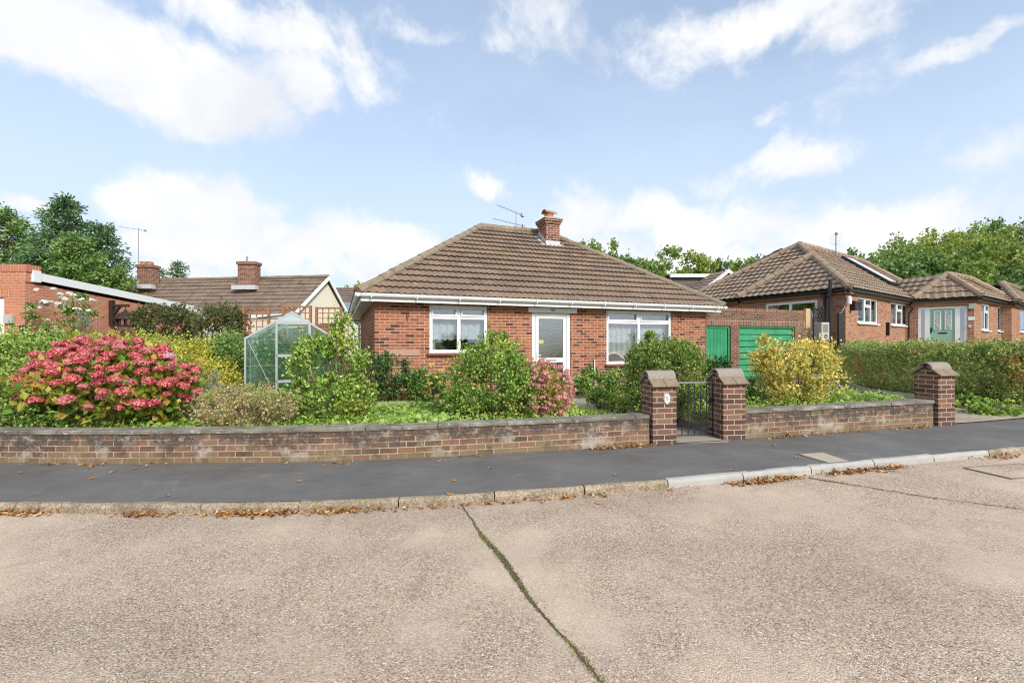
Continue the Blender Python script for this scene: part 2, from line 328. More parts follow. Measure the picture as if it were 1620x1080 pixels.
def leaf_mat(name, cols, trans=.3, nscale=2.0, patch=None, rough=.5, spec=.25, boost=1.35):
    m, nt, out = new_mat(name)
    ri = nd(nt, 'ShaderNodeNewGeometry').outputs['Random Per Island']
    n = len(cols)
    c = ramp(nt, ri, [(i/(n-1) if n > 1 else 0, tuple(v*boost for v in cc)) for i, cc in enumerate(cols)])
    v = objco(nt)
    k = mathn(nt, 'MULTIPLY_ADD', noise(nt, v, nscale*2.2, 3), .9, .55)
    c = nd(nt, 'ShaderNodeVectorMath', {0: c, 'Scale': k}, operation='SCALE').outputs[0]
    if patch:
        for (pc, ps, lo, hi, amt) in patch:
            c = mixc(nt, mapr(nt, noise(nt, nd(nt, 'ShaderNodeVectorMath', {0: v, 1: (ps*7, ps*3, 1)}, operation='ADD').outputs[0], ps, 3), lo, hi, 0, amt), c, tuple(x*boost for x in pc))
    p = nd(nt, 'ShaderNodeBsdfPrincipled', {'Base Color': c, 'Roughness': rough, 'Specular IOR Level': spec})
    t = nd(nt, 'ShaderNodeBsdfTranslucent', {'Color': c})
    mx = nd(nt, 'ShaderNodeMixShader', {0: trans, 1: p.outputs[0], 2: t.outputs[0]})
    nt.links.new(mx.outputs[0], out.inputs[0]); return m
L = {}
L['green'] = leaf_mat('leaf_green', [(.035, .08, .02), (.08, .16, .03), (.17, .27, .05), (.32, .40, .12)], trans=.22)
L['hedge'] = leaf_mat('leaf_hedge', [(.05, .11, .025), (.16, .27, .045), (.30, .40, .08), (.46, .52, .17)], patch=[((.34, .26, .03), 1.1, .52, .62, .7)])
L['yellow'] = leaf_mat('leaf_golden', [(.13, .17, .03), (.38, .39, .05), (.54, .50, .09), (.64, .50, .12)], patch=[((.20, .28, .06), .9, .52, .62, .6)])
L['gold'] = leaf_mat('leaf_yellow_pale', [(.17, .15, .03), (.50, .44, .07), (.70, .60, .18), (.74, .58, .28)], patch=[((.26, .32, .07), 1.2, .52, .6, .6)])
L['bright'] = leaf_mat('leaf_bright', [(.045, .10, .018), (.12, .23, .03), (.26, .37, .06), (.44, .50, .17)], patch=[((.37, .36, .07), 1.4, .56, .66, .6)])
L['dark'] = leaf_mat('leaf_dark', [(.02, .05, .016), (.045, .10, .026), (.08, .16, .04), (.16, .25, .08)])
L['darkred'] = leaf_mat('leaf_photinia', [(.04, .065, .025), (.07, .11, .03), (.12, .15, .05), (.16, .06, .045)])
L['grey'] = leaf_mat('leaf_grey_green', [(.16, .20, .12), (.22, .25, .17), (.28, .28, .22)])
L['conifer'] = leaf_mat('needles_dark', [(.05, .10, .045), (.09, .17, .065), (.17, .27, .10)], nscale=.3, trans=.2)
L['conifer_l'] = leaf_mat('needles_light', [(.09, .16, .04), (.15, .25, .06), (.24, .33, .10)], nscale=.3, trans=.2)
L['tree'] = leaf_mat('tree_leaf', [(.07, .13, .03), (.15, .24, .045), (.23, .31, .07), (.33, .38, .12)], nscale=.25, patch=[((.22, .20, .06), .18, .55, .65, .5)])
L['tree_d'] = leaf_mat('tree_leaf_dark', [(.04, .085, .028), (.09, .16, .045), (.16, .25, .07), (.26, .34, .11)], nscale=.25)
L['tree_y'] = leaf_mat('tree_leaf_olive', [(.10, .15, .03), (.22, .29, .05), (.31, .36, .08), (.41, .42, .14)], nscale=.25)
L['sedum'] = leaf_mat('leaf_sedum', [(.15, .18, .05), (.34, .36, .13), (.33, .18, .12), (.50, .44, .22), (.26, .13, .09)], patch=[((.30,.40,.09),2.2,.52,.6,.6)])
L['hyd'] = leaf_mat('leaf_hydrangea', [(.08, .17, .025), (.16, .27, .04), (.30, .36, .05), (.42, .34, .06), (.34, .17, .05)], trans=.35)
L['hyd_y'] = leaf_mat('leaf_hydrangea_top', [(.20, .32, .05), (.40, .46, .07), (.56, .50, .10), (.54, .34, .10)], trans=.35)
L['spirea_leaf'] = leaf_mat('leaf_pinkish', [(.12, .20, .04), (.34, .34, .08), (.52, .40, .12), (.46, .16, .12)])
L['cover'] = leaf_mat('leaf_nasturtium', [(.16, .29, .05), (.24, .37, .07), (.32, .43, .12), (.38, .42, .10)], trans=.35)
L['grass'] = leaf_mat('grass_blade', [(.12, .21, .03), (.18, .29, .045), (.26, .33, .08)])
L['mixed'] = leaf_mat('leaf_mixed_hedge', [(.06, .12, .03), (.18, .28, .06), (.34, .43, .12), (.48, .48, .20), (.22, .20, .07)], patch=[((.48, .25, .09), .9, .54, .64, .65), ((.15, .26, .04), 1.3, .55, .65, .7)])
L['red'] = leaf_mat('petal_crimson', [(.26, .025, .035), (.46, .07, .085), (.57, .16, .16), (.66, .36, .31)], trans=.3, nscale=4, boost=1.3)
L['pink'] = leaf_mat('petal_pink', [(.38, .07, .09), (.52, .14, .15), (.60, .27, .25), (.54, .26, .19)], trans=.3, nscale=4, boost=1.2)
L['mauve'] = leaf_mat('petal_mauve', [(.56, .22, .42), (.65, .36, .5), (.7, .5, .6)], trans=.3, nscale=4, boost=1.1)
L['white'] = leaf_mat('petal_white', [(.72, .70, .62), (.8, .79, .74), (.85, .84, .8)], trans=.3, nscale=4, boost=1)
L['yel'] = leaf_mat('petal_yellow', [(.70, .52, .08), (.78, .62, .18), (.8, .68, .3)], trans=.3, nscale=4, boost=1)
L['spirea'] = leaf_mat('petal_spirea', [(.36, .07, .09), (.55, .19, .20), (.68, .38, .34), (.74, .55, .44)], trans=.3, nscale=4, boost=1.2)
L['fallen'] = leaf_mat('dead_leaf', [(.07, .035, .015), (.20, .085, .03), (.36, .16, .05), (.48, .27, .10), (.58, .42, .22)], trans=.1, boost=1.15)
L['moss'] = leaf_mat('moss', [(.12, .12, .03), (.22, .22, .05), (.32, .30, .10)], trans=.1, boost=1.0)

# ------------------------------------------------------------------ object helpers
def tag(o, label=None, cat=None, group=None, kind=None):
    if label: o['label'] = label
    if cat: o['category'] = cat
    if group: o['group'] = group
    if kind: o['kind'] = kind
    return o
def root(name, label, cat, loc=(0, 0, 0), rz=0.0, group=None):
    o = bpy.data.objects.new(name, None); C.objects.link(o); o.location = loc; o.rotation_euler = (0, 0, rz)
    o.empty_display_size = .2
    return tag(o, label, cat, group)

class MB:
    def __init__(s): s.v = []; s.f = []; s.uv = {}
    def quad(s, a, b, c, d, uv=None):
        i = len(s.v); s.v += [tuple(a), tuple(b), tuple(c), tuple(d)]; s.f.append((i, i+1, i+2, i+3))
        if uv: s.uv[len(s.f)-1] = uv
        return s
    def poly(s, pts):
        i = len(s.v); s.v += [tuple(p) for p in pts]; s.f.append(tuple(range(i, i+len(pts)))); return s
    def box(s, x0, y0, z0, x1, y1, z1):
        i = len(s.v)
        s.v += [(x0,y0,z0),(x1,y0,z0),(x1,y1,z0),(x0,y1,z0),(x0,y0,z1),(x1,y0,z1),(x1,y1,z1),(x0,y1,z1)]
        for q in ((0,3,2,1),(4,5,6,7),(0,1,5,4),(1,2,6,5),(2,3,7,6),(3,0,4,7)): s.f.append(tuple(i+k for k in q))
        return s
    def obox(s, c, dx, dy, dz):           # centre and three half axes
        c, dx, dy, dz = map(Vector, (c, dx, dy, dz)); i = len(s.v)
        for sz in (-1, 1):
            for sx, sy in ((-1,-1),(1,-1),(1,1),(-1,1)): s.v.append(tuple(c+dx*sx+dy*sy+dz*sz))
        for q in ((0,3,2,1),(4,5,6,7),(0,1,5,4),(1,2,6,5),(2,3,7,6),(3,0,4,7)): s.f.append(tuple(i+k for k in q))
        return s
    def bar(s, a, b, w, h):               # rectangular bar from a to b
        a, b = Vector(a), Vector(b); d = (b-a); n = d.normalized()
        up = Vector((0,0,1)) if abs(n.z) < .95 else Vector((0,1,0))
        sx = n.cross(up).normalized(); sz = sx.cross(n).normalized()
        return s.obox((a+b)/2, d/2, sx*w/2, sz*h/2)
    def tube(s, pts, r, n=8, cap=True, closed=False):
        pts = [Vector(p) for p in pts]; rr = r if hasattr(r, '__len__') else [r]*len(pts)
        base = len(s.v); prev = None
        for k, p in enumerate(pts):
            if closed: t = (pts[(k+1) % len(pts)]-pts[k-1]).normalized()
            else: t = (pts[min(k+1, len(pts)-1)]-pts[max(k-1, 0)]).normalized()
            if prev is None:
                ref = Vector((0,0,1)) if abs(t.z) < .9 else Vector((1,0,0)); a = t.cross(ref).normalized()
            else:
                a = (prev - t*prev.dot(t)).normalized()
            prev = a; b = t.cross(a)
            for j in range(n):
                th = 2*math.pi*j/n; s.v.append(tuple(p+a*(rr[k]*math.cos(th))+b*(rr[k]*math.sin(th))))
        m = len(pts)
        for k in range(m if closed else m-1):
            for j in range(n):
                s.f.append((base+k*n+j, base+k*n+(j+1) % n, base+((k+1) % m)*n+(j+1) % n, base+((k+1) % m)*n+j))
        if cap and not closed:
            s.f.append(tuple(base+j for j in reversed(range(n)))); s.f.append(tuple(base+(m-1)*n+j for j in range(n)))
        return s
    def lathe(s, prof, n=16, c=(0,0,0)):
        base = len(s.v)
        for r, z in prof:
            for j in range(n):
                th = 2*math.pi*j/n; s.v.append((c[0]+r*math.cos(th), c[1]+r*math.sin(th), c[2]+z))
        for k in range(len(prof)-1):
            for j in range(n): s.f.append((base+k*n+j, base+k*n+(j+1) % n, base+(k+1)*n+(j+1) % n, base+(k+1)*n+j))
        s.f.append(tuple(base+j for j in reversed(range(n)))); s.f.append(tuple(base+(len(prof)-1)*n+j for j in range(n)))
        return s
    def build(s, name, mat, parent=None, smooth=False, bevel=0.0, loc=None):
        me = bpy.data.meshes.new(name); me.from_pydata(s.v, [], s.f)
        ul = me.uv_layers.new(name='UVMap'); dat = np.zeros(len(me.loops)*2, 'f')
        for p in me.polygons:
            n = p.normal; ex = s.uv.get(p.index)
            if ex:
                for j, li in enumerate(p.loop_indices): dat[2*li], dat[2*li+1] = ex[j]
                continue
            if abs(n.z) > .8: tx, ty = Vector((1,0,0)), Vector((0,1,0))
            else:
                tx = Vector((-n.y, n.x, 0)).normalized()
                ty = Vector((0,0,1)) if abs(n.z) < .2 else n.cross(tx)
            for li in p.loop_indices:
                co = me.vertices[me.loops[li].vertex_index].co
                dat[2*li] = co.dot(tx); dat[2*li+1] = co.dot(ty)
        ul.data.foreach_set('uv', dat)
        if smooth: me.polygons.foreach_set('use_smooth', [True]*len(me.polygons))
        me.materials.append(mat)
        o = bpy.data.objects.new(name, me); C.objects.link(o)
        if parent is not None: o.parent = parent
        if loc is not None: o.location = loc
        if bevel:
            b = o.modifiers.new('edge', 'BEVEL'); b.width = bevel; b.segments = 2; b.limit_method = 'ANGLE'
        return o
def wall_panel(mb, a, b, z0, z1, holes=(), depth=.1):
    """vertical wall from a to b (plan points, outside on the right hand of a->b), holes as (u0,u1,z0,z1) with reveals"""
    a = Vector((a[0], a[1], 0)); b = Vector((b[0], b[1], 0)); d = b-a; Lw = d.length; t = d/Lw; inn = Vector((-t.y, t.x, 0))
    us = sorted(set([0, Lw]+[h[0] for h in holes]+[h[1] for h in holes])); zs = sorted(set([z0, z1]+[h[2] for h in holes]+[h[3] for h in holes]))
    P = lambda u, z, k=0.0: a+t*u+inn*k+Vector((0,0,z))
    for i in range(len(us)-1):
        for j in range(len(zs)-1):
            uc, zc = (us[i]+us[i+1])/2, (zs[j]+zs[j+1])/2
            if any(h[0] < uc < h[1] and h[2] < zc < h[3] for h in holes): continue
            mb.quad(P(us[i], zs[j]), P(us[i+1], zs[j]), P(us[i+1], zs[j+1]), P(us[i], zs[j+1]),
                    [(us[i], zs[j]), (us[i+1], zs[j]), (us[i+1], zs[j+1]), (us[i], zs[j+1])])
    for (u0, u1, c0, c1) in holes:
        for (p, q) in (((u0, c0), (u0, c1)), ((u0, c1), (u1, c1)), ((u1, c1), (u1, c0)), ((u1, c0), (u0, c0))):
            mb.quad(P(*p), P(*q), P(q[0], q[1], depth), P(p[0], p[1], depth))

# tiled slope: eave start E, unit eave direction du, unit up-slope direction dw, course length W, limits at eave and top
def tiled_slope(mb, E, du, dw, W, l0, r0, l1, r1, gauge=.325, step=.05, wave=.15, amp=.030, thick=.056):
    E, du, dw = Vector(E), Vector(du).normalized(), Vector(dw).normalized(); n = du.cross(dw).normalized()
    nc = max(1, round(W/gauge)); g = W/nc
    lim = lambda w: (l0+(l1-l0)*w/W, r0+(r1-r0)*w/W)
    for k in range(nc):
        w0, w1 = k*g, (k+1)*g
        (a0, b0), (a1, b1) = lim(w0), lim(w1)
        lo, hi = min(a0, a1), max(b0, b1)
        cols = [lo]+[x*step for x in range(math.floor(lo/step)+1, math.ceil(hi/step))]+[hi]
        jit = random.uniform(-.004, .004)
        rows = [[], [], []]
        for u in cols:
            fr = (u/wave) % 1.0; h = amp*(fr/.7 if fr < .7 else (1-fr)/.3) + jit + random.uniform(-.0025, .0025)
            ub, ut = min(max(u, a0), b0), min(max(u, a1), b1)
            rows[0].append((E+du*ub+dw*(w0+.012)+n*(h-.012), (ub, w0)))
            rows[1].append((E+du*ub+dw*(w0-.04)+n*(h+thick), (ub, w0+.01)))
            rows[2].append((E+du*ut+dw*(w1+.004)+n*(h*.9+.002), (ut, w1-.001)))
        base = len(mb.v); m = len(cols)
        for r_ in rows: mb.v += [tuple(p) for p, _ in r_]
        for j in range(m-1):
            for q in (0, 1):
                mb.f.append((base+q*m+j, base+q*m+j+1, base+(q+1)*m+j+1, base+(q+1)*m+j))
                mb.uv[len(mb.f)-1] = [rows[q][j][1], rows[q][j+1][1], rows[q+1][j+1][1], rows[q+1][j][1]]
def ridge_run(mb, p0, p1, r=.12, seg=.42, n=10):
    p0, p1 = Vector(p0), Vector(p1); L_ = (p1-p0).length; k = max(1, round(L_/seg)); d = (p1-p0)/k
    for i in range(k):
        a = p0+d*i; b = p0+d*(i+1.06); j = Vector((0, 0, random.uniform(-.008, .008)))
        mb.tube([a+j, b+j], [r*1.06, r*.93], n)

# arrays of leaves ---------------------------------------------------------------
def leaf_mesh(name, P, A, B, mat, parent=None, fold=.25, shape=4):
    """P base points, A length vectors, B half-width vectors (N,3)"""
    N = len(P); nrm = np.cross(A, B); nl = np.linalg.norm(nrm, axis=1, keepdims=True)+1e-9
    nrm = nrm/nl*np.linalg.norm(B, axis=1, keepdims=True)*fold
    if shape == 4:
        V = np.stack([P, P+A*.5+B+nrm, P+A, P+A*.5-B+nrm], 1); k = 4
    elif shape == 6:
        V = np.stack([P, P+A*.3+B+nrm, P+A*.7+B*.8+nrm, P+A, P+A*.7-B*.8+nrm, P+A*.3-B+nrm], 1); k = 6
    else:
        th = np.linspace(0, 2*np.pi, 8, endpoint=False); c = P+A*.5
        V = np.stack([c+A*.5*math.cos(t)+B*math.sin(t)+(nrm if i % 2 else 0) for i, t in enumerate(th)], 1); k = 8
    me = bpy.data.meshes.new(name)
    me.from_pydata(V.reshape(-1, 3), [], np.arange(N*k).reshape(N, k))
    me.materials.append(mat)
    o = bpy.data.objects.new(name, me); C.objects.link(o)
    if parent is not None: o.parent = parent
    return o
def unit(v): return v/(np.linalg.norm(v, axis=-1, keepdims=True)+1e-9)
def rand_dirs(n): return unit(rng.normal(size=(n, 3)))

def shoots(lobes, K, per, leaf, up=.5, inner=.45, jitter=.12, droop=0.0, width=.38, over=1.1, sq=1.0, clump=9, spread=.17):
    """K shoots from inside ellipsoids to a ragged surface, per leaves along each. lobes: (c, r) arrays"""
    cs = np.array([l[0] for l in lobes], float); rs = np.array([l[1] for l in lobes], float)
    wgt = (rs[:, 0]*rs[:, 2]+rs[:, 1]*rs[:, 2]+rs[:, 0]*rs[:, 1]); wgt = wgt/wgt.sum()
    nc = max(6, K//clump); cl = rng.choice(len(lobes), nc, p=wgt); cd = rand_dirs(nc); cr = rng.uniform(.86, 1.1, nc); pick = rng.integers(0, nc, K)
    li = cl[pick]; D = unit(cd[pick]+rng.normal(size=(K, 3))*spread); D[:, 2] = np.where(rng.random(K) < .25, np.abs(D[:, 2]), D[:, 2])
    ph = rng.random(3)*6
    lump = 1+.10*np.sin(D[:, 0]*5+ph[0]+li)*np.sin(D[:, 2]*6+ph[1])+.07*np.sin(D[:, 1]*9+ph[2]+li*2)
    if sq != 1.0: D = np.sign(D)*np.abs(D)**sq; lump = lump*0+1
    else: lump = lump*cr[pick]
    end = cs[li]+D*rs[li]*(lump*rng.uniform(.84, over, K))[:, None]
    start = cs[li]+D*rs[li]*inner
    # skip shoots whose ends lie deep inside another lobe
    keep = np.ones(K, bool)
    for j in range(len(lobes)):
        q = (((end-cs[j])/rs[j])**2).sum(1); keep &= ~((q < .45) & (li != j))
    end, start, D, li = end[keep], start[keep], D[keep], li[keep]; K = len(end)
    g = unit(D+np.array([0, 0, up])+rng.normal(size=(K, 3))*.25)
    seg = np.linalg.norm(end-start, axis=1, keepdims=True)
    start = end-g*np.minimum(seg, leaf*per*.55+.05)
    t = rng.random((K, per))**.8
    P = start[:, None]+(end-start)[:, None]*t[..., None]+rng.normal(size=(K, per, 3))*leaf*jitter*3
    axis = unit(g[:, None]*.6+rng.normal(size=(K, per, 3))*.75+np.array([0, 0, .15-droop]))
    s = leaf*rng.uniform(.6, 1.25, (K, per, 1)); A = axis*s
    side = unit(np.cross(axis, unit(rng.normal(size=(K, per, 3))+D[:, None]*.0+np.array([0, 0, .6])))); B = side*s*width
    return P.reshape(-1, 3), A.reshape(-1, 3), B.reshape(-1, 3), start, end
def stems(name, pts0, pts1, r, mat, parent):
    mb = MB()
    rs_ = r if hasattr(r, '__len__') else [r]*len(pts0)
    for a, b, r in zip(pts0, pts1, rs_):
        a, b = Vector(a), Vector(b); m = (a+b)/2+Vector(rng.normal(size=3)*.03*float((b-a).length)); mb.tube([a, m, b], [r, r*.75, r*.4], 4, cap=False)
    return mb.build(name, mat, parent)

def at(x, y, Y): return Vector(((x-810)/F*Y, Y, EYE+(540-y)/F*Y))
def lob(x, y, Y, rx, ry, rd): return (tuple(at(x, y, Y)), (rx/F*Y, rd, ry/F*Y))

def shrub(name, label, cat, lobes, K, per, leaf, mat, base=None, group=None, stem_n=14, sprigs=0, slen=.22, **kw):
    lobes = [lob(*l) if len(l) == 6 else l for l in lobes]
    cx = sum(l[0][0] for l in lobes)/len(lobes); cy = sum(l[0][1] for l in lobes)/len(lobes)
    if base is None: base = (cx, cy, gz(cx, cy)-.02)
    r = root(name, label, cat, base, group=group); b = np.array(base)
    P, A, B, s, e = shoots([(np.array(l[0])-b, l[1]) for l in lobes], K, per, leaf, **kw)
    sg0 = sg1 = np.zeros((0, 3))
    if sprigs:
        ups = np.where(unit(e-s)[:, 2] > .1)[0]; pick = rng.choice(ups, min(sprigs, len(ups)), replace=False); sp = e[pick]; g_ = unit(rng.normal(size=(len(sp), 3))*.28+np.array([0, 0, 1.0])+unit(e[pick]-s[pick])*.5); ln = slen*rng.uniform(.3, 1.2, (len(sp), 1))
        m_ = 12; t_ = rng.random((len(sp), m_, 1)); Q = sp[:, None]+g_[:, None]*ln[:, None]*t_+rng.normal(size=(len(sp), m_, 3))*leaf*.25
        ax = unit(g_[:, None]*.7+rng.normal(size=(len(sp), m_, 3))*.7)*leaf*(1.15-.5*t_)*rng.uniform(.6, 1.1, (len(sp), m_, 1)); bs = unit(np.cross(ax, rng.normal(size=ax.shape)))*np.linalg.norm(ax, axis=2, keepdims=True)*.36
        P = np.vstack([P, Q.reshape(-1, 3)]); A = np.vstack([A, ax.reshape(-1, 3)]); B = np.vstack([B, bs.reshape(-1, 3)])
        sg0, sg1 = np.stack([sp[:, 0]*.6, sp[:, 1]*.6, np.zeros(len(sp))], 1), sp+g_*ln
    zz = P[:, 2] > .0
    # keep leaves out of the walls of the low garden wall
    W = P+b; zz &= ~((W[:, 1] < np.interp(W[:, 0], WX, WY)+.12) & (W[:, 2] < .45))
    leaf_mesh('foliage', P[zz], A[zz], B[zz], mat, r)
    idx = rng.choice(len(e), min(stem_n, len(e)), replace=False)
    st = np.stack([s[idx, 0]*.25, s[idx, 1]*.25, np.zeros(len(idx))], 1)
    stems('stems', np.vstack([st, sg0]), np.vstack([e[idx]*.9+s[idx]*.1, sg1]), [.012]*len(st)+[.004]*len(sg0), M['twig'], r)
    return r, (P, A, B, s, e, b)

# ------------------------------------------------------------------ terrain
def catmull(pts, n=12):
    pts = [np.array(p, float) for p in pts]; pts = [2*pts[0]-pts[1]]+pts+[2*pts[-1]-pts[-2]]; out = []
    for i in range(1, len(pts)-2):
        p0, p1, p2, p3 = pts[i-1:i+3]
        for k in range(n):
            t = k/n; out.append(.5*((2*p1)+(-p0+p2)*t+(2*p0-5*p1+4*p2-p3)*t*t+(-p0+3*p1-3*p2+p3)*t**3))
    out.append(pts[-2]); return np.array(out)
WALL = catmull([(-60, 19), (-30, 9.4), (-14, 6.5), (-6.65, 5.74), (-4.3, 5.6), (-2.1, 5.6), (-.1, 5.85), (1.95, 6.22), (3.2, 6.46), (5, 6.85), (6.95, 7.27), (12, 8.5), (20, 10.8), (40, 18), (80, 36)])
KERB = catmull([(-60, 17.4), (-30, 7.8), (-14, 4.9), (-4.9, 4.22), (-3, 4.12), (-1.58, 4.14), (-.06, 4.33), (1.8, 4.66), (4, 5.18), (6.6, 5.76), (12, 7.0), (20, 9.2), (40, 16.4), (80, 34.4)])
WX, WY = WALL[:, 0], WALL[:, 1]; KX, KY = KERB[:, 0], KERB[:, 1]
PATH = [(2.68, 6.3), (2.63, 7.1), (2.25, 8.0), (1.72, 9.2), (1.36, 10.4), (1.24, 11.5)]
def sst(t): t = min(1, max(0, t)); return t*t*(3-2*t)
def pz(x): return .014*x
def dist_poly(x, y, pl):
    best = 9
    for (a, b) in zip(pl[:-1], pl[1:]):
        dx, dy = b[0]-a[0], b[1]-a[1]; t = max(0, min(1, ((x-a[0])*dx+(y-a[1])*dy)/(dx*dx+dy*dy)))
        best = min(best, math.hypot(x-a[0]-t*dx, y-a[1]-t*dy))
    return best
DRIVE = [(7.3, 7.35), (8.0, 7.5), (9.0, 7.76), (9.62, 7.95), (9.35, 8.4), (9.15, 9.3), (8.75, 11), (9.7, 13), (11.2, 15.9), (9.5, 15.4), (8.3, 13), (7.9, 11), (8.1, 9.6), (7.85, 8.7), (7.35, 8.0)]
def in_poly(x, y, pl):
    c = False; j = len(pl)-1
    for i in range(len(pl)):
        if (pl[i][1] > y) != (pl[j][1] > y) and x < (pl[j][0]-pl[i][0])*(y-pl[i][1])/(pl[j][1]-pl[i][1])+pl[i][0]: c = not c
        j = i
    return c
def drive_z(x, y): return .02+pz(x)+.03*max(0, y-7.6)*.6
def path_z(y): return .045+.11*sst((y-6.4)/4.5)
def gz(x, y):
    wy = float(np.interp(x, WX, WY))
    if y < wy: return pz(x)
    z = .2+pz(x)*.6
    z += .45*sst((-x-4)/8)*sst((y-7)/5)+.95*sst((x-11)/2.5)*sst((y-9)/6)
    z += 2.0*sst((y-30)/60)
    if dist_poly(x, y, PATH) < .75: z = path_z(y)-.05
    if x > 6.9 and y < 16.5 and (in_poly(x, y, DRIVE) or dist_poly(x, y, DRIVE+DRIVE[:1]) < .12 or (y < wy+.25 and 7.1 < x < 9.9)): z = drive_z(x, y)-.05
    return z
def build_ground():
    xs = [-600, -300, -150, -80, -55, -40, -30, -24, -20, -17]+[-14+.5*i for i in range(12)]+[-8+.2*i for i in range(101)]+[12.5+.5*i for i in range(12)]+[20, 24, 30, 38, 50, 70, 120, 250, 600]
    offs = [-600, -100, -20, -2, .06, .08]+[.2*i for i in range(1, 30)]+[6+.5*i for i in range(1, 14)]+[14, 18, 25, 35, 50, 80, 140, 300, 900]
    v = []; f = []
    for o in offs:
        for x in xs:
            wy = float(np.interp(x, WX, WY)); y = wy+o
            z = -.45 if o < .07 else gz(x, y)
            v.append((x, y, z))
    m = len(xs)
    for j in range(len(offs)-1):
        for i in range(m-1): f.append((j*m+i, j*m+i+1, (j+1)*m+i+1, (j+1)*m+i))
    mb = MB(); mb.v = v; mb.f = f
    tag(mb.build('ground', M['ground'], smooth=True), kind='structure')
build_ground()
def resample(pl, x0, x1, step):
    m = (pl[:, 0] >= x0) & (pl[:, 0] <= x1); ys0, ys1 = np.interp([x0, x1], pl[:, 0], pl[:, 1])
    p = np.vstack([[x0, ys0], pl[m], [x1, ys1]]); p = p[np.concatenate([[True], np.linalg.norm(np.diff(p, axis=0), axis=1) > 1e-6])]
    s = np.concatenate([[0], np.cumsum(np.linalg.norm(np.diff(p, axis=0), axis=1))])
    n = max(1, round(s[-1]/step)); t = np.linspace(0, s[-1], n+1)
    return np.stack([np.interp(t, s, p[:, 0]), np.interp(t, s, p[:, 1])], 1), t
# road sheet
def build_road():
    mb = MB(); xs = [-60, -40, -30, -20, -14]+[-10+.5*i for i in range(41)]+[12, 16, 22, 30, 40, 60, 80]
    rows = [-9.5, -4, -1, .5, 1.5, 2.5, 3.2]
    for x in xs:
        ky = float(np.interp(x, KX, KY))
        for r_ in rows: mb.v.append((x, min(r_, ky-.5)+(0 if r_ > -9 else 0), pz(x)-.078))
        mb.v.append((x, ky+.04, pz(x)-.078))
    m = len(rows)+1
    for i in range(len(xs)-1):
        for j in range(m-1): mb.f.append((i*m+j, (i+1)*m+j, (i+1)*m+j+1, i*m+j+1))
    tag(mb.build('road', M['road']), kind='structure')
    mb = MB()
    xs2, _ = resample(KERB, -58, 78, .5)
    for x, y in xs2:
        mb.v.append((x, y+.056+.008*math.sin(x*7), pz(x)+.0062)); 
        wy = float(np.interp(x, WX, WY))
        mb.v.append((x, (y+wy)/2, pz(x)+.007)); mb.v.append((x, wy+.09+.012*math.sin(x*9), pz(x)+.0))
    for i in range(len(xs2)-1):
        for j in range(2): mb.f.append((i*3+j, i*3+3+j, i*3+4+j, i*3+1+j))
    tag(mb.build('pavement', M['asphalt']), kind='structure')
build_road()
def build_kerb():
    pts, t = resample(KERB, -30, 40, .91)
    mbs = {'kerb': MB(), 'kerb_grey': MB()}
    for i in range(len(pts)-1):
        a, b = Vector((*pts[i], 0)), Vector((*pts[i+1], 0)); d = (b-a).normalized(); n = Vector((-d.y, d.x, 0)); xm = (a.x+b.x)/2
        key = 'kerb_grey' if 1.75 < xm < 5.75 else 'kerb'; mb = mbs[key]
        a2 = a+d*.006; b2 = b-d*.006
        jz = random.uniform(-.004, .004); jy = random.uniform(-.006, .006)
        prof = [(0.0+jy, -.2), (0.0+jy, -.03), (.010+jy, -.008), (.025+jy, .004), (.072, .005), (.072, -.2)]
        sub = 4; base = len(mb.v)
        for k in range(sub+1):
            q = a2+(b2-a2)*k/sub
            for (o, z) in prof: mb.v.append((q.x+n.x*o+random.uniform(-.003, .003), q.y+n.y*o+random.uniform(-.003, .003), pz(q.x)+z+jz+random.uniform(-.002, .002)))
        m = len(prof)
        for k in range(sub):
            for j in range(m-1): mb.f.append((base+k*m+j, base+(k+1)*m+j, base+(k+1)*m+j+1, base+k*m+j+1))
        mb.f.append(tuple(base+j for j in range(m))); mb.f.append(tuple(base+sub*m+j for j in reversed(range(m))))
    k = mbs['kerb'].build('kerb', M['kerb']); tag(k, kind='structure')
    k = mbs['kerb_grey'].build('kerb_grey', M['kerb_grey']); tag(k, kind='structure')
build_kerb()
# joints in the road slabs, with moss
def joint(name, pts, ws, moss_n, seed):
    rr = random.Random(seed); mb = MB(); pl = catmull(pts, 14); wl = np.interp(np.linspace(0, 1, len(pl)), np.linspace(0, 1, len(ws)), ws)
    for i, p in enumerate(pl):
        w = wl[i]*rr.uniform(.6, 1.3); d = pl[min(i+1, len(pl)-1)]-pl[max(i-1, 0)]; d = d/np.linalg.norm(d); n = np.array([-d[1], d[0]]); j = rr.uniform(-.006, .006)
        for s_ in (-1, 1):
            q = p+n*(w*s_*.5+j); mb.v.append((q[0], q[1], pz(q[0])-.0745))
    for i in range(len(pl)-1): mb.f.append((2*i, 2*i+1, 2*i+3, 2*i+2))
    o = mb.build(name, M['joint']); tag(o, kind='structure')
    P = []
    for _ in range(moss_n):
        t = rr.random(); i = min(int(t*(len(pl)-1)), len(pl)-1); w = wl[i]
        dens = .5+.5*math.sin(t*19+seed)*math.sin(t*7+1)
        if rr.random() > dens: continue
        P.append((pl[i][0]+rr.gauss(0, w*.3), pl[i][1]+rr.gauss(0, .03), pz(pl[i][0])-.076))
    P = np.array(P); N = len(P); A = unit(rng.normal(size=(N, 3))*.6+np.array([0, 0, .6]))*rng.uniform(.006, .016, (N, 1)); B = unit(np.cross(A, rng.normal(size=(N, 3))))*.004
    m = leaf_mesh('moss', P, A, B, L['moss']); tag(m, 'moss growing in the '+('long near' if moss_n > 3000 else 'far short')+' joint of the concrete road', 'moss', kind='stuff')
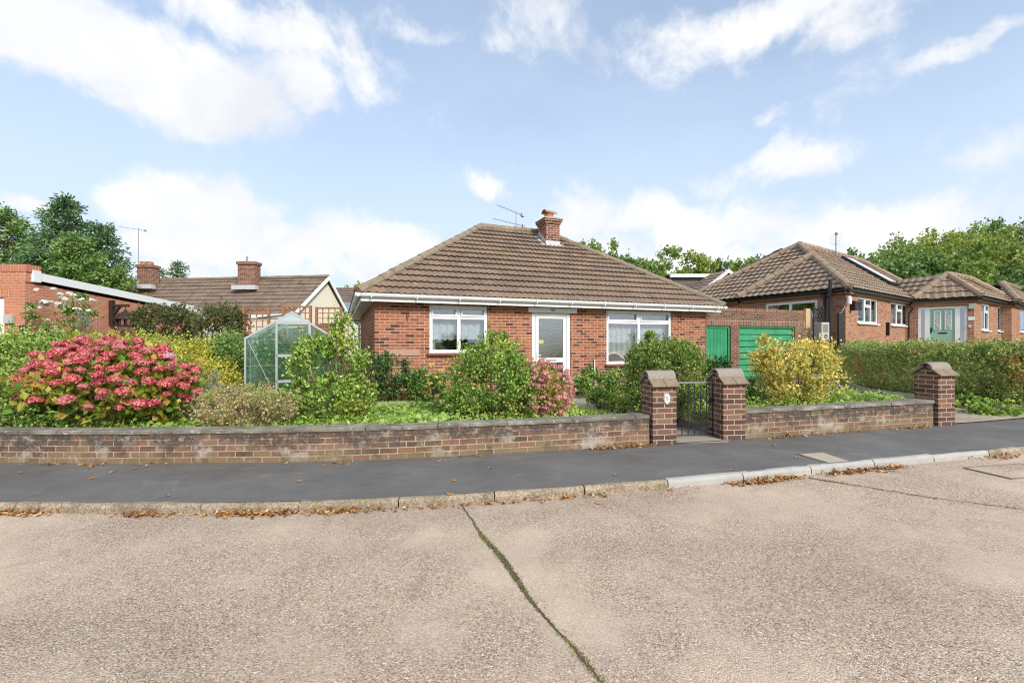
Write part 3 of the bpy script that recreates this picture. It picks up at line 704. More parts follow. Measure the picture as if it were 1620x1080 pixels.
M['joint'] = plain('joint_dirt', (.11, .095, .06), .95, .5, scale=20, bmp=1)
joint('road_joint', [(-.50, 4.28), (-.36, 3.9), (-.24, 3.55), (-.12, 3.3), (-.02, 3.05), (.10, 2.7), (.21, 2.45), (.33, 2.2), (.45, 1.9), (.62, 1.4), (.9, .4)], [.007, .015, .026, .045, .038, .018, .009, .008, .008, .008], 3400, 3)
joint('road_joint_far', [(3.28, 4.9), (3.55, 4.68), (4.0, 4.28), (4.6, 3.9), (5.6, 3.2), (7, 2.3)], [.025, .012, .010, .010, .01], 1500, 5)

# fallen leaves: drifts against the kerb and the wall as stuff, loose ones as individuals
def drift():
    P = []
    for (x0, x1, n, line, off, sp) in ((-4.8, -1.0, 700, 'k', -.03, .03), (-1.0, 2.2, 160, 'k', -.03, .04), (2.2, 5.6, 900, 'k', -.05, .045), (5.6, 7.5, 120, 'k', -.03, .04), (.2, 2.2, 240, 'w', -.03, .04), (3.2, 6.9, 190, 'w', -.03, .05), (-6.6, -.5, 90, 'w', -.05, .06)):
        cl = [random.uniform(x0, x1) for _ in range(int((x1-x0)*2.2)+1)]
        for _ in range(n):
            x = random.choice(cl)+random.gauss(0, .16)
            if not x0-.3 < x < x1+.3: continue
            if line == 'k': y = float(np.interp(x, KX, KY))+off-abs(random.gauss(0, sp)); z = pz(x)-.073+random.random()*.03
            else: y = float(np.interp(x, WX, WY))+off-abs(random.gauss(0, sp)); z = pz(x)+.006+random.random()*.025
            P.append((x, y, z))
    P = np.array(P); N = len(P); A = unit(rng.normal(size=(N, 3))*np.array([1, 1, .3]))*rng.choice([.012, .02, .03, .045, .06], (N, 1)); B = unit(np.cross(A, np.array([0, 0, 1.])+rng.normal(size=(N, 3))*.35))*rng.uniform(.008, .02, (N, 1))
    tag(leaf_mesh('fallen_leaves', P, A, B, L['fallen'], fold=.5, shape=6), 'brown fallen leaves drifted along the kerb and foot of the brick wall', 'fallen leaves', kind='stuff')
drift()
def one_leaf(x, y, size, lab, on):
    mb = MB(); rot = random.uniform(0, 6.28); k = 11; pts = []
    for i in range(k):
        th = 2*math.pi*i/k; r = size*(.5 if i % 2 else .95)*random.uniform(.8, 1.15)*(1.3 if i == 0 else 1)
        pts.append((r*math.cos(th+rot), r*math.sin(th+rot)*.75, random.uniform(.003, .02)))
    c = len(mb.v); mb.v = pts+[(0, 0, .004)]
    for i in range(k): mb.f.append((i, (i+1) % k, k))
    base = pz(x)+.006 if on == 'p' else pz(x)-.071
    o = mb.build('fallen_leaf', L['fallen'], loc=(x, y, base)); tag(o, lab, 'leaf', 'loose fallen leaves on the pavement and road')
def ground_pt(px, py, dz):      # where a ray of the photograph meets the pavement / road plane
    X = 0
    for _ in range(6): Yd = (EYE-(pz(X)+dz))*F/(py-540); X = (px-810)/F*Yd
    return X, Yd
for (px, py, s, lab, on) in [(146, 757, .055, 'pale curled leaf on dark pavement in front of the red hydrangea', 'p'), (178, 747, .05, 'orange brown leaf just behind the pale curled leaf, nearer the brick wall', 'p'),
        (213, 742, .035, 'tiny tan leaf close to the wall, beyond the red hydrangea end', 'p'), (265, 784, .045, 'cream leaf lying on the pavement near the kerb below the red hydrangea', 'p'),
        (33, 748, .04, 'brown leaf at the far end of the pavement, leftmost loose leaf', 'p'), (718, 761, .045, 'crumpled tan leaf on the pavement just behind the mossy road joint', 'p'),
        (774, 741, .035, 'small pale leaf in mid pavement, straight down from the big green shrub', 'p'), (695, 730, .045, 'rusty leaf by the wall, left of the road joint', 'p'),
        (974, 752, .04, 'ivory leaf on the pavement in front of the gate pillar with the plaque', 'p'), (1225, 705, .05, 'brown leaf on the pavement in front of the short wall beside the gate', 'p'),
        (1260, 724, .05, 'reddish leaf beside the square pavement cover', 'p'), (1328, 708, .03, 'whitish leaf behind the square pavement cover', 'p'), (1159, 744, .035, 'pale leaf near the grey kerb stones', 'p'),
        (712, 782, .06, 'large curled brown leaf at the kerb edge above the road joint', 'p'), (1158, 765, .05, 'orange leaf lying on the road against the grey kerb', 'r'), (948, 798, .04, 'small rust leaf alone on the open road', 'r'),
        (540, 727, .045, 'tan leaf at the wall foot below the tall leafy shrub', 'p'), (473, 762, .04, 'faint reddish leaf on the pavement below the brown flower bed', 'p'), (595, 749, .04, 'dull red leaf on the pavement, left of the crumpled tan one', 'p')]:
    X, Yd = ground_pt(px, py, .006 if on == 'p' else -.08); one_leaf(X, Yd, s*.8, lab, on)

# covers
mc = root('inspection_cover', 'tan concrete inspection cover set square in the dark pavement', 'inspection cover', (3.95, 5.44, pz(3.95)+.007), .22)
MB().box(-.29, -.2, -.03, .29, .2, .0).build('cover_plate', M['tan_cover'], mc)
fr = MB(); [fr.box(*b) for b in ((-.31, -.22, -.03, .31, -.203, .003), (-.31, .203, -.03, .31, .22, .003), (-.31, -.203, -.03, -.293, .203, .003), (.293, -.203, -.03, .31, .203, .003))]; fr.build('cover_frame', M['steel_frame'], mc)
mc2 = root('manhole_cover', 'worn metal framed manhole cover set in the concrete road beside the kerb', 'manhole cover', (5.75, 5.05, pz(5.75)-.071), .2)
MB().box(-.42, -.2, -.03, .42, .2, -.001).build('cover_plate', M['road'], mc2)
fr = MB(); [fr.box(*b) for b in ((-.435, -.215, -.03, .435, -.203, .001), (-.435, .203, -.03, .435, .215, .001), (-.435, -.203, -.03, -.423, .203, .001), (.423, -.203, -.03, .435, .203, .001))]; fr.build('cover_frame', M['steel_frame'], mc2)

# garden path, drive, edgings
def ribbon(name, pts, w, zf, mat, thick=.06):
    pl = catmull(pts, 10); mb = MB()
    for i, p in enumerate(pl):
        d = pl[min(i+1, len(pl)-1)]-pl[max(i-1, 0)]; d = d/np.linalg.norm(d); n = np.array([-d[1], d[0]])
        for s_ in (-1, 1):
            q = p+n*(w/2*s_); z = zf(q[0], p[1]); mb.v += [(q[0], q[1], z-thick), (q[0], q[1], z)]
    for i in range(len(pl)-1):
        b = i*4; c = b+4; mb.f += [(b+1, c+1, c+3, b+3), (b, c, c+1, b+1), (b+3, c+3, c+2, b+2)]
    mb.f += [(0, 1, 3, 2)]
    return tag(mb.build(name, mat), kind='structure')
ribbon('garden_path', PATH, .95, lambda x, y: path_z(y), M['path'], .12)
dm = MB(); dm.poly([(x, y, drive_z(x, y)) for x, y in DRIVE]); 
dv = dm.build('driveway', M['paving']); tag(dv, kind='structure')
def edging(name, label, pts, w, h, zf, mat=None):
    pl = catmull(pts, 6); mb = MB()
    for a, b in zip(pl[:-1], pl[1:]):
        za, zb = zf(*a), zf(*b); A_, B_ = Vector((*a, za+h/2)), Vector((*b, zb+h/2)); B_ = A_+(B_-A_)*1.0
        mb.bar(A_, B_, w, h)
    return tag(mb.build(name, mat or M['cement'], bevel=.004), label, 'edging')
edging('path_edging', 'low concrete edging curving beside the path just inside the iron gate', [(3.12, 6.65), (3.05, 7.0), (2.85, 7.5), (2.72, 8.1)], .07, .17, lambda x, y: path_z(y)-.06, M['coping'])
edging('bed_edging', 'grey board edging of the rose bed in front of the house window', [(-3.0, 8.75), (-1.5, 9.2), (.0, 9.75), (.6, 9.95)], .09, .15, lambda x, y: gz(x, y)-.06)
edging('drive_edging', 'concrete edging between block driveway and the mixed hedge', [(9.68, 7.98), (9.42, 8.4), (9.22, 9.3), (8.82, 11), (9.77, 13)], .09, .14, lambda x, y: drive_z(x, y)-.02)
MB().poly([(2.2, 6.2, .055), (3.15, 6.4, .058), (3.1, 6.75, .058), (2.2, 6.55, .055)]).build('gate_threshold', M['path'])
tag(bpy.data.objects['gate_threshold'], kind='structure')

# ------------------------------------------------------------------ low walls and gate pillars
def low_wall(x0, x1, label):
    pts, t = resample(WALL, x0, x1, .225); r = root('garden_wall', label, 'wall', (pts[0][0], pts[0][1], 0))
    o = np.array([pts[0][0], pts[0][1]]); th = .2; mb = MB(); cp = MB()
    top = lambda x: pz(x)+.375
    def nrm(i):
        d = pts[min(i+1, len(pts)-1)]-pts[max(i-1, 0)]; d = d/np.linalg.norm(d); return np.array([-d[1], d[0]])
    def P(i, k, z): q = pts[i]-o+nrm(i)*k; return (q[0], q[1], z)
    for i in range(len(pts)-1):
        za, zb, ta, tb = pz(pts[i][0]), pz(pts[i+1][0]), t[i], t[i+1]
        bz = -.25
        for (k, s_) in ((0, 1), (th, -1)):
            q = [P(i, k, za+bz), P(i+1, k, zb+bz), P(i+1, k, zb+.376), P(i, k, za+.376)]; uv = [(ta, bz), (tb, bz), (tb, .376), (ta, .376)]
            if s_ < 0: q = q[::-1]; uv = uv[::-1]
            mb.quad(*q, uv)
    n = len(pts)-1
    mb.quad(P(0, 0, -.3), P(0, 0, top(x0)), P(0, th, top(x0)), P(0, th, -.3)); mb.quad(P(n, 0, -.3), P(n, th, -.3), P(n, th, top(x1)), P(n, 0, top(x1)))
    mb.build('brickwork', M['brick_low'], r)
    i = 0
    while i < n:
        j = min(n, i+4); g = .012
        prof = [(-.02, 0), (-.024, .036), (-.012, .045), (th+.02, .045), (th+.025, 0)]
        base = len(cp.v); jz = random.uniform(-.003, .003)
        for k in range(i, j+1):
            d = pts[min(k+1, n)]-pts[max(k-1, 0)]; d = d/np.linalg.norm(d); sh = g/2 if k == i else (-g/2 if k == j else 0)
            for (o_, z_) in prof:
                q = pts[k]-o+nrm(k)*(o_+random.uniform(-.004, .004))+d*sh; cp.v.append((q[0], q[1], top(pts[k][0])+z_+jz+random.uniform(-.003, .003)))
        m = len(prof); c = j-i
        for k in range(c):
            for q in range(m): cp.f.append((base+k*m+q, base+(k+1)*m+q, base+(k+1)*m+(q+1) % m, base+k*m+(q+1) % m))
        cp.f.append(tuple(base+q for q in range(m))); cp.f.append(tuple(base+c*m+q for q in reversed(range(m))))
        i = j
    cp.build('coping', M['coping'], r)
    return r
low_wall(-29.5, 1.93, 'long low weathered brick wall with concrete coping in front of the red hydrangea')
low_wall(3.38, 6.92, 'shorter low brick wall with concrete coping between gate and driveway pillars')

def pillar(x, y, rz, z, label, plaque=False):
    r = root('gate_pillar', label, 'pillar', (x, y, z), rz, 'brick gate pillars'); w = .178; h = .83
    mb = MB(); mb.box(-w, -w, -.25, w, w, h)
    # brick gables under the tile cap, left and right
    for s_ in (-1, 1): 
        q = [(s_*w, -w, h), (s_*w, w, h), (s_*w, 0, h+.135)]
        mb.poly(q if s_ > 0 else q[::-1])
    for s_ in (-1, 1): mb.quad((-w, s_*w, h), (w, s_*w, h), (w, 0, h+.135), (-w, 0, h+.135))
    mb.build('brickwork', M['brick_pillar'], r)
    cap = MB()
    for s_ in (-1, 1):
        a = Vector((0, s_*(w+.055), h-.012)); b = Vector((0, s_*.03, h+.145)); c = (a+b)/2; d = (b-a)/2; n = d.cross(Vector((1, 0, 0))).normalized()*.013
        for k in (-1, 1): cap.obox(c+Vector((k*(w+.03)/2, 0, random.uniform(-.003, .003))), d, Vector(((w+.03)/2-.003, 0, 0)), n)
    cap.build('cap_tiles', M['cap'], r, bevel=.004)
    rt = MB(); pr = []
    for k in range(9):
        th = math.pi*k/8; pr.append((.118*math.cos(th), h+.085+.122*math.sin(th)))
    for k in range(9, 0, -1):
        th = math.pi*(k-1)/8; pr.append((.096*math.cos(th), h+.085+.098*math.sin(th)))
    base = len(rt.v)
    for X in (-w-.03, w+.03):
        for (yy, zz) in pr: rt.v.append((X, yy, zz))
    m = len(pr)
    for k in range(m): rt.f.append((k, (k+1) % m, m+(k+1) % m, m+k))
    for k in range(8):
        rt.f.append((k, k+1, m-2-k, m-1-k)); rt.f.append((m+k+1, m+k, m+m-1-k, m+m-2-k))
    rt.build('ridge_tile', M['cap2'], r)
    if plaque:
        p = MB(); p.lathe([(.05, 0), (.058, .004), (.058, .010), (.05, .014)], 20)
        p.v = [(v[0]*.92+.03, -w-.001-v[2], v[1]*1.35+h-.18) for v in p.v]; po = p.build('plaque', M['upvc'], r)
        rim = MB(); rim.tube([(.03+.050*.92*math.cos(t*math.pi/12), -w-.016, h-.18+.05*1.35*math.sin(t*math.pi/12)) for t in range(24)], .003, 5, closed=True); rim.build('rim', M['iron'], po)
        c = bpy.data.curves.new('number', 'FONT'); c.body = '5'; c.size = .085; c.extrude = .001; c.align_x = 'CENTER'; c.align_y = 'CENTER'
        to = bpy.data.objects.new('number', c); C.objects.link(to); to.parent = po; to.location = (.03, -w-.0165, h-.18); to.rotation_euler = (R(90), 0, 0); c.materials.append(M['iron'])
    return r
M['cap2'] = tile_mat('cap_ridge', (.27, .235, .20), 2.0, .4)
M['cap'] = plain('weathered_cap', (.235, .18, .125), .9, .45, scale=9, bmp=.6)
pillar(2.11, 6.37, .16, pz(2.1), 'brick gate pillar with tiled cap and white oval number plaque', True)
pillar(3.21, 6.62, .17, pz(3.2), 'plain brick gate pillar on the far side of the iron gate')
pillar(7.08, 7.42, .22, pz(7.1), 'brick pillar with lichened tiled cap at the driveway entrance')

def gate():
    a = Vector((2.32, 6.52, .07)); b = Vector((3.02, 6.66, .07)); d = b-a; W = d.length
    g = root('iron_gate', 'black wrought iron garden gate with arrow tips hung between the brick pillars', 'gate', a, math.atan2(d.y, d.x))
    f = MB(); H = .80
    f.bar((0, 0, 0), (0, 0, H+.03), .016, .016); f.bar((W, 0, 0), (W, 0, H+.03), .016, .016); f.bar((0, 0, .02), (W, 0, .02), .012, .014); f.build('frame', M['iron'], g)
    MB().bar((0, 0, H), (W, 0, H), .022, .022).build('top_rail', M['galv'], g)
    n = 7
    for i in range(1, n):
        x = W*i/n; h = H if i % 2 == 0 or i == 3 else H-.25+.04*abs(i-3.5)
        m = MB().tube([(x, 0, .02), (x, 0, h)], .0075, 6)
        if h < H: m.lathe([(.001, -.05), (.012, -.02), (.013, -.01), (.001, .04)], 6, (x, 0, h+.01))
        m.build('bar', M['iron'], g)
    s_ = MB()
    for (cx, cz, r_, sg) in ((.18, .17, .045, 1), (.40, .17, .045, -1), (.56, .17, .04, 1), (.18, .6, .05, -1), (.52, .6, .05, 1), (.36, .52, .045, 1)):
        s_.tube([(cx+sg*r_*(1-k/26)*math.cos(k*.5), 0, cz+r_*(1-k/26)*1.3*math.sin(k*.5)) for k in range(22)], .006, 5)
    for x0, x1 in ((.08, .3), (.62, .4)): s_.tube([(x0, 0, .62), ((x0+x1)/2, 0, .38), (x1, 0, .12)], .006, 5)
    s_.build('scroll', M['iron'], g)
    MB().box(W-.07, -.02, .5, W+.02, .02, .53).tube([(W-.04, -.03, .52), (W-.04, .0, .6)], .006, 6).build('latch', M['iron'], g)
gate()

# ------------------------------------------------------------------ windows and doors
def window(parent, org, t, w, z0, z1, mull=(), trans=None, fw=.075, glass='glass', dz=.0, sill=None, inn=.07, curtain=None, opened=None):
    """org plan point of the left edge, t unit direction along the wall (outside on its right)"""
    o = Vector((org[0], org[1], 0)); t = Vector((t[0], t[1], 0)).normalized(); n = Vector((-t.y, t.x, 0))
    P = lambda u, z, k: o+t*u+n*k+Vector((0, 0, z))
    def bx(mb, u0, u1, c0, c1, k0, k1):
        c = (P(u0, c0, k0)+P(u1, c1, k1))/2; mb.obox(c, t*(u1-u0)/2, n*(k1-k0)/2, Vector((0, 0, (c1-c0)/2)))
    f = MB(); bx(f, 0, w, z0, z0+fw, inn-.05, inn+.02); bx(f, 0, w, z1-fw, z1, inn-.05, inn+.02)
    bx(f, 0, fw, z0+fw, z1-fw, inn-.05, inn+.02); bx(f, w-fw, w, z0+fw, z1-fw, inn-.05, inn+.02)
    cols = [0]+list(mull)+[w]
    for m in mull: bx(f, m-fw*.55, m+fw*.55, z0+fw, z1-fw, inn-.047, inn+.018)
    if trans:
        tl = trans if hasattr(trans, '__len__') else [trans]*(len(cols)-1)
        for i in range(len(cols)-1):
            if tl[i]: bx(f, cols[i]+fw*(.55 if i else 1), cols[i+1]-fw*(.55 if i < len(cols)-2 else 1), tl[i]-fw*.6, tl[i]+fw*.6, inn-.045, inn+.016)
        # opening sashes stand proud
        for i in range(len(cols)-1):
            if tl[i]:
                a, b = cols[i]+fw*.6, cols[i+1]-fw*.6; c0, c1 = tl[i]+fw*.3, z1-fw*.6; k0, k1 = inn-.066, inn-.048; s_ = .045
                bx(f, a, b, c0, c0+s_, k0, k1); bx(f, a, b, c1-s_, c1, k0, k1); bx(f, a, a+s_, c0+s_, c1-s_, k0, k1); bx(f, b-s_, b, c0+s_, c1-s_, k0, k1)
    wo = f.build('window', M['upvc'], parent, bevel=.004)
    g = MB(); g.quad(P(fw*.6, z0+fw*.6, inn-.012), P(w-fw*.6, z0+fw*.6, inn-.012), P(w-fw*.6, z1-fw*.6, inn-.012), P(fw*.6, z1-fw*.6, inn-.012)); g.build('pane', M[glass], wo)
    if sill:
        s_ = MB(); c = P(w/2, z0-.03, -.01); s_.obox(c, t*(w/2+.06), n*(.075), Vector((0, 0, .028))); s_.build('sill', M[sill], wo, bevel=.006)
    if curtain: curtain(wo, P, w, z0, z1)
    return wo
def net_curtain(kind):
    def fn(wo, P, w, z0, z1):
        mb = MB(); nu, nz = int(w/.02), 14; mat = M[kind]
        for i in range(nu+1):
            u = w*i/nu; k = .22+.018*math.sin(u*34)+.01*math.sin(u*71+1)
            if kind == 'lace': zb = z0+.10+.20*abs(math.sin(math.pi*(u/(w/3))))
            else: zb = z0+.30+.035*abs(math.sin(u*22))
            for j in range(nz+1): mb.v.append(tuple(P(u, zb+(z1-.01-zb)*j/nz, k)))
        for i in range(nu):
            for j in range(nz): a = i*(nz+1)+j; mb.f.append((a, a+nz+1, a+nz+2, a+1))
        mb.build('net_curtain', mat, wo, smooth=True)
        if kind == 'lace':
            tr = MB()
            tr.tube([tuple(P(w*i/nu, z0+.10+.20*abs(math.sin(math.pi*((w*i/nu)/(w/3)))), .212+.018*math.sin(w*i/nu*34))) for i in range(nu+1)], .02, 6)
            tr.build('curtain_hem', M['hem'], wo)
        # plain side drapes
        for (ua, ub) in ((.03, .2), (w-.2, w-.03)):
            d = MB(); n_ = 14; b0 = len(d.v)
            for i in range(n_+1):
                u = ua+(ub-ua)*i/n_; k = .33+.02*math.sin(u*90)
                d.v += [tuple(P(u, z0-.05, k)), tuple(P(u, z1+.05, k))]
            for i in range(n_): d.f.append((b0+2*i, b0+2*i+2, b0+2*i+3, b0+2*i+1))
            d.build('side_drape', M['drape'], wo, smooth=True)
    return fn
M['hem'] = plain('curtain_hem', (.8, .8, .8), .8, .1)
M['drape'] = plain('drape', (.58, .60, .58), .9, .1)

# ------------------------------------------------------------------ the bungalow
TH = R(21.3)
bung = root('brick_bungalow', 'red brick bungalow with hipped tile roof, white fascia and white front door', 'house', (-3.1, 9.99, 0), TH)
GW, GD, WT = 9.65, 7.3, 2.38
def main_house():
    r = bung
    w = MB()
    hL, hD, hR = (1.24, 2.67, 1.204, 2.345), (3.88, 5.01, .17, 2.226), (6.13, 8.36, .85, 2.345)
    wall_panel(w, (0, 0), (GW, 0), -.3, WT, [hL, hD, hR]); wall_panel(w, (GW, 0), (GW, GD), -.3, WT, [(1, 2.2, 1.2, 2.2)]); wall_panel(w, (GW, GD), (0, GD), -.3, WT, [(1, 3, 1, 2.2), (6, 8, 1, 2.2)]); wall_panel(w, (0, GD), (0, 0), -.3, WT)
    w.build('wall', M['brick'], r)
    # dim rooms behind the openings
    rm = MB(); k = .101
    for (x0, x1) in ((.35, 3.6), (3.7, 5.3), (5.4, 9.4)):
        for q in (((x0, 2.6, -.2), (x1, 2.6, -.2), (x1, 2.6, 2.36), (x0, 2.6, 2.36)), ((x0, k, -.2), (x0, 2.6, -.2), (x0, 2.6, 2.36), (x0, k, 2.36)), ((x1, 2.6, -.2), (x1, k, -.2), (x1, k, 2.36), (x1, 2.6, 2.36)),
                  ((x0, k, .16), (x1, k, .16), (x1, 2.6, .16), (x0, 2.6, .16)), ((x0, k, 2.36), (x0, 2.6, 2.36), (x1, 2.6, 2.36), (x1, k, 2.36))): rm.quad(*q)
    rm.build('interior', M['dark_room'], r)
    window(r, (hL[0], 0), (1, 0), hL[1]-hL[0], hL[2], hL[3], mull=((hL[1]-hL[0])/2,), trans=2.06, sill='sill', curtain=net_curtain('net'))
    window(r, (hR[0], 0), (1, 0), hR[1]-hR[0], hR[2], hR[3], mull=((hR[1]-hR[0])*.49,), trans=2.02, sill='sill', curtain=net_curtain('lace'))
    # side/back windows
    window(r, (1, GD), (-1, 0), 2, 1, 2.2) if False else None
    # door
    d = MB(); z0, z1 = .17, 2.226
    for b in ((3.88, .03, z0, 3.99, .11, z1), (4.90, .03, z0, 5.01, .11, z1), (3.99, .03, z1-.06, 4.90, .11, z1)): d.box(*b)
    do = d.build('door_frame', M['upvc'], r, bevel=.004)
    d = MB(); a, b = 4.0, 4.89; y0, y1 = .035, .085
    for q in ((a, z0+.02, a+.085, z1-.065), (b-.085, z0+.02, b, z1-.065), (a+.085, z1-.15, b-.085, z1-.065), (a+.085, z0+.02, b-.085, z0+.18), (a+.085, .93, b-.085, 1.05)): d.box(q[0], y0, q[1], q[2], y1, q[3])
    dd = d.build('door', M['upvc'], r, bevel=.004)
    MB().box(a+.08, .058, z0+.15, b-.08, .066, .95).box(a+.08, .058, 1.04, b-.08, .066, z1-.14).build('pane', M['glass_obs'], dd)
    MB().box(4.29, .026, .965, 4.6, .034, 1.015).build('letterbox', M['alu'], dd)
    MB().box(4.025, .012, 1.02, 4.06, .034, 1.2).bar((4.04, .005, 1.12), (4.14, .005, 1.12), .014, .02).build('handle', M['upvc'], dd)
    MB().box(4.10, .05, 1.42, 4.23, .057, 1.52).build('sticker', M['sticker'], dd)
    MB().box(3.84, -.06, .08, 5.05, .1, .168).build('door_step', M['cement'], r, bevel=.008)
    MB().box(3.76, -.06, 2.229, 5.17, .02, 2.358).build('door_canopy', M['upvc'], r, bevel=.004)
    MB().tube([(4.42, -.04, 2.32), (4.42, -.09, 2.30)], .03, 10).lathe([(.001, -.06), (.03, -.04), (.035, 0)], 10, (4.47, -.09, 2.32)).build('porch_light', M['alu'], r)
    # soffit, fascia, gutters
    ov = .35; f = MB(); e = ov
    e = .31; zf0, zf1 = 2.36, 2.525
    f.box(-e, -e, zf0, GW+e, -e+.02, zf1); f.box(-e, GD+e-.02, zf0, GW+e, GD+e, zf1); f.box(-e, -e+.02, zf0, -e+.02, GD+e-.02, zf1); f.box(GW+e-.02, -e+.02, zf0, GW+e, GD+e-.02, zf1)
    f.box(-e+.02, -e+.02, zf0+.012, GW+e-.02, GD+e-.02, zf0+.022)
    f.build('fascia', M['upvc'], r)
    g = MB(); gz_ = 2.5
    def gutter(a, b, out):
        a, b, out = Vector(a), Vector(b), Vector(out); prof = []
        for k in range(7): th = math.pi*k/6; prof.append((.058+.055*math.cos(th), -.075*math.sin(th)))
        prof = [(.118, .012)]+prof+[(.0, .008)]
        base = len(g.v)
        for p in (a, b):
            for (o_, z_) in prof: q = p+out*o_; g.v.append((q.x, q.y, gz_+z_+.02))
        m = len(prof)
        for k in range(m-1): g.f.append((base+k, base+m+k, base+m+k+1, base+k+1))
        for k in range(m-1): pass
    gutter((-e-.118, -e, 0), (GW+e+.118, -e, 0), (0, -1, 0)); gutter((-e, GD+e, 0), (-e, -e-.118, 0), (-1, 0, 0)); gutter((GW+e, -e-.118, 0), (GW+e, GD+e, 0), (1, 0, 0))
    n = 11
    for i in range(n): x = -.1+(GW+.2)*i/(n-1); g.box(x-.012, -.434, 2.43, x+.012, -e-.001, 2.54)
    g.box(-.434, -.434, 2.44, -.425, -e, 2.53); g.box(GW+.425, -.434, 2.44, GW+.434, -e, 2.53)
    for i in range(9): y = .2+i*.8; g.box(-.434, y-.012, 2.43, -e-.001, y+.012, 2.54)
    g.build('gutter', M['upvc'], r)
    MB().tube([(-.37, GD-.2, 2.46), (-.37, GD-.2, 2.3), (-.06, GD-.15, 2.1), (-.06, GD-.15, -.1)], .034, 8).build('downpipe', M['upvc'], r)
    # roof
    ov = .38; pitch = math.atan(2.75/4.0); a = 4.0; W = a/math.cos(pitch); up = math.sin(pitch); fw_ = math.cos(pitch); Z = 2.51
    x0, x1, y0, y1 = -ov+.0, GW+ov, -ov, GD+ov
    t = MB(); LX = x1-x0; LY = y1-y0; hz = Z
    tiled_slope(t, (x0, y0, hz), (1, 0, 0), (0, fw_, up), W, 0, LX, a, LX-a, step=.02)
    tiled_slope(t, (x0, y1, hz), (0, -1, 0), (fw_, 0, up), W, 0, LY, a, LY-a, step=.075)
    tiled_slope(t, (x1, y0, hz), (0, 1, 0), (-fw_, 0, up), W, 0, LY, a, LY-a, step=.075)
    tiled_slope(t, (x1, y1, hz), (-1, 0, 0), (0, -fw_, up), W, 0, LX, a, LX-a, step=.1)
    ro = t.build('roof', M['tile'], r)
    q = MB(); zr = hz+a*math.tan(pitch)
    A, B = Vector((x0+a, y0+a, zr+.03)), Vector((x1-a, y1-a, zr+.03))
    B2 = Vector((x1-a, y0+a, zr+.03))
    ridge_run(q, A, B2, .11)
    for c, p in (((x0, y0), A), ((x1, y0), B2), ((x0, y1), Vector((x0+a, y1-a, zr+.03))), ((x1, y1), Vector((x1-a, y1-a, zr+.03)))):
        ridge_run(q, (c[0], c[1], hz+.04), p, .105)
    q.build('ridge_tiles', M['ridge'], ro, smooth=False)
    # chimney
    ch = MB(); cx0, cx1, cy0, cy1 = 5.57, 6.07, 2.68, 3.28
    ch.box(cx0, cy0, 4.2, cx1, cy1, 5.36); ch.box(cx0-.035, cy0-.035, 5.36, cx1+.035, cy1+.035, 5.435); ch.box(cx0-.07, cy0-.07, 5.435, cx1+.07, cy1+.07, 5.51)
    co = ch.build('chimney', M['brick_chim'], r)
    fl = MB(); P_ = lambda x, y: (x, y, hz+(y-y0)*math.tan(pitch)+.045)
    fl.quad(P_(cx0-.2, cy0-.16), P_(cx1+.2, cy0-.16), P_(cx1+.16, cy0+.02), P_(cx0-.16, cy0+.02)); fl.quad((cx0-.004, cy0-.006, P_(0, cy0)[2]-.05), (cx1+.004, cy0-.006, P_(0, cy0)[2]-.05), (cx1+.004, cy0-.006, P_(0, cy0)[2]+.13), (cx0-.004, cy0-.006, P_(0, cy0)[2]+.13))
    for s_, xx in ((-1, cx0), (1, cx1)):
        fl.quad(P_(xx+s_*.17, cy0-.14), P_(xx, cy0-.1), P_(xx, cy1), P_(xx+s_*.15, cy1))
        for k in range(4):
            ya = cy0+k*.15; zb = P_(0, ya)[2]; xo = xx+s_*.006; fl.quad((xo, ya, zb-.05), (xo, ya+.15, zb-.05), (xo, ya+.15, zb+.22), (xo, ya, zb+.22))
    fl.build('flashing', M['lead'], co)
    cm = MB(); cm.v = [(cx0-.09, cy0-.09, 5.51), (cx1+.09, cy0-.09, 5.51), (cx1+.09, cy1+.09, 5.51), (cx0-.09, cy1+.09, 5.51), (cx0-.09, cy0-.09, 5.545), (cx1+.09, cy0-.09, 5.545), (cx1+.09, cy1+.09, 5.545), (cx0-.09, cy1+.09, 5.545), (cx0+.1, cy0+.12, 5.63), (cx1-.1, cy0+.12, 5.63), (cx1-.1, cy1-.12, 5.63), (cx0+.1, cy1-.12, 5.63)]
    for q_ in ((0, 1, 5, 4), (1, 2, 6, 5), (2, 3, 7, 6), (3, 0, 4, 7), (4, 5, 9, 8), (5, 6, 10, 9), (6, 7, 11, 10), (7, 4, 8, 11), (8, 9, 10, 11)): cm.f.append(q_)
    cm.build('chimney_cap', M['cement'], co)
    pt = MB(); cxx, cyy = (cx0+cx1)/2, (cy0+cy1)/2; pt.lathe([(.15, 0), (.14, .10), (.16, .12), (.15, .16)], 14, (cxx, cyy, 5.61))
    pt.build('chimney_pot', M['terracotta'], co)
    hd = MB(); pr = [(.17*math.cos(math.pi*k/10), .10+.11*math.sin(math.pi*k/10)) for k in range(11)]+[(.145*math.cos(math.pi*k/10), .10+.085*math.sin(math.pi*k/10)) for k in range(10, -1, -1)]
    for xx in (-.2, .22): hd.v += [(cxx+xx, cyy+p, 5.66+z-xx*.12) for p, z in pr]
    m = len(pr)
    for k in range(m): hd.f.append((k, (k+1) % m, m+(k+1) % m, m+k))
    for k in range(10): hd.f.append((k, k+1, m-2-k, m-1-k)); hd.f.append((m+k+1, m+k, 2*m-1-k, 2*m-2-k))
    hd.build('pot_hood', M['terracotta'], co)
    # small things on the front wall
    MB().tube([(.93-.2, -.03, 2.08), (.93-.2, -.03, 1.98)], .018, 6).box(.70, -.05, 2.05, .76, 0, 2.1).build('wall_bracket', M['rust'], r)
    MB().box(.25, -.02, 1.15, 1.02, -.001, 1.3).build('render_patch', M['patch'], r)
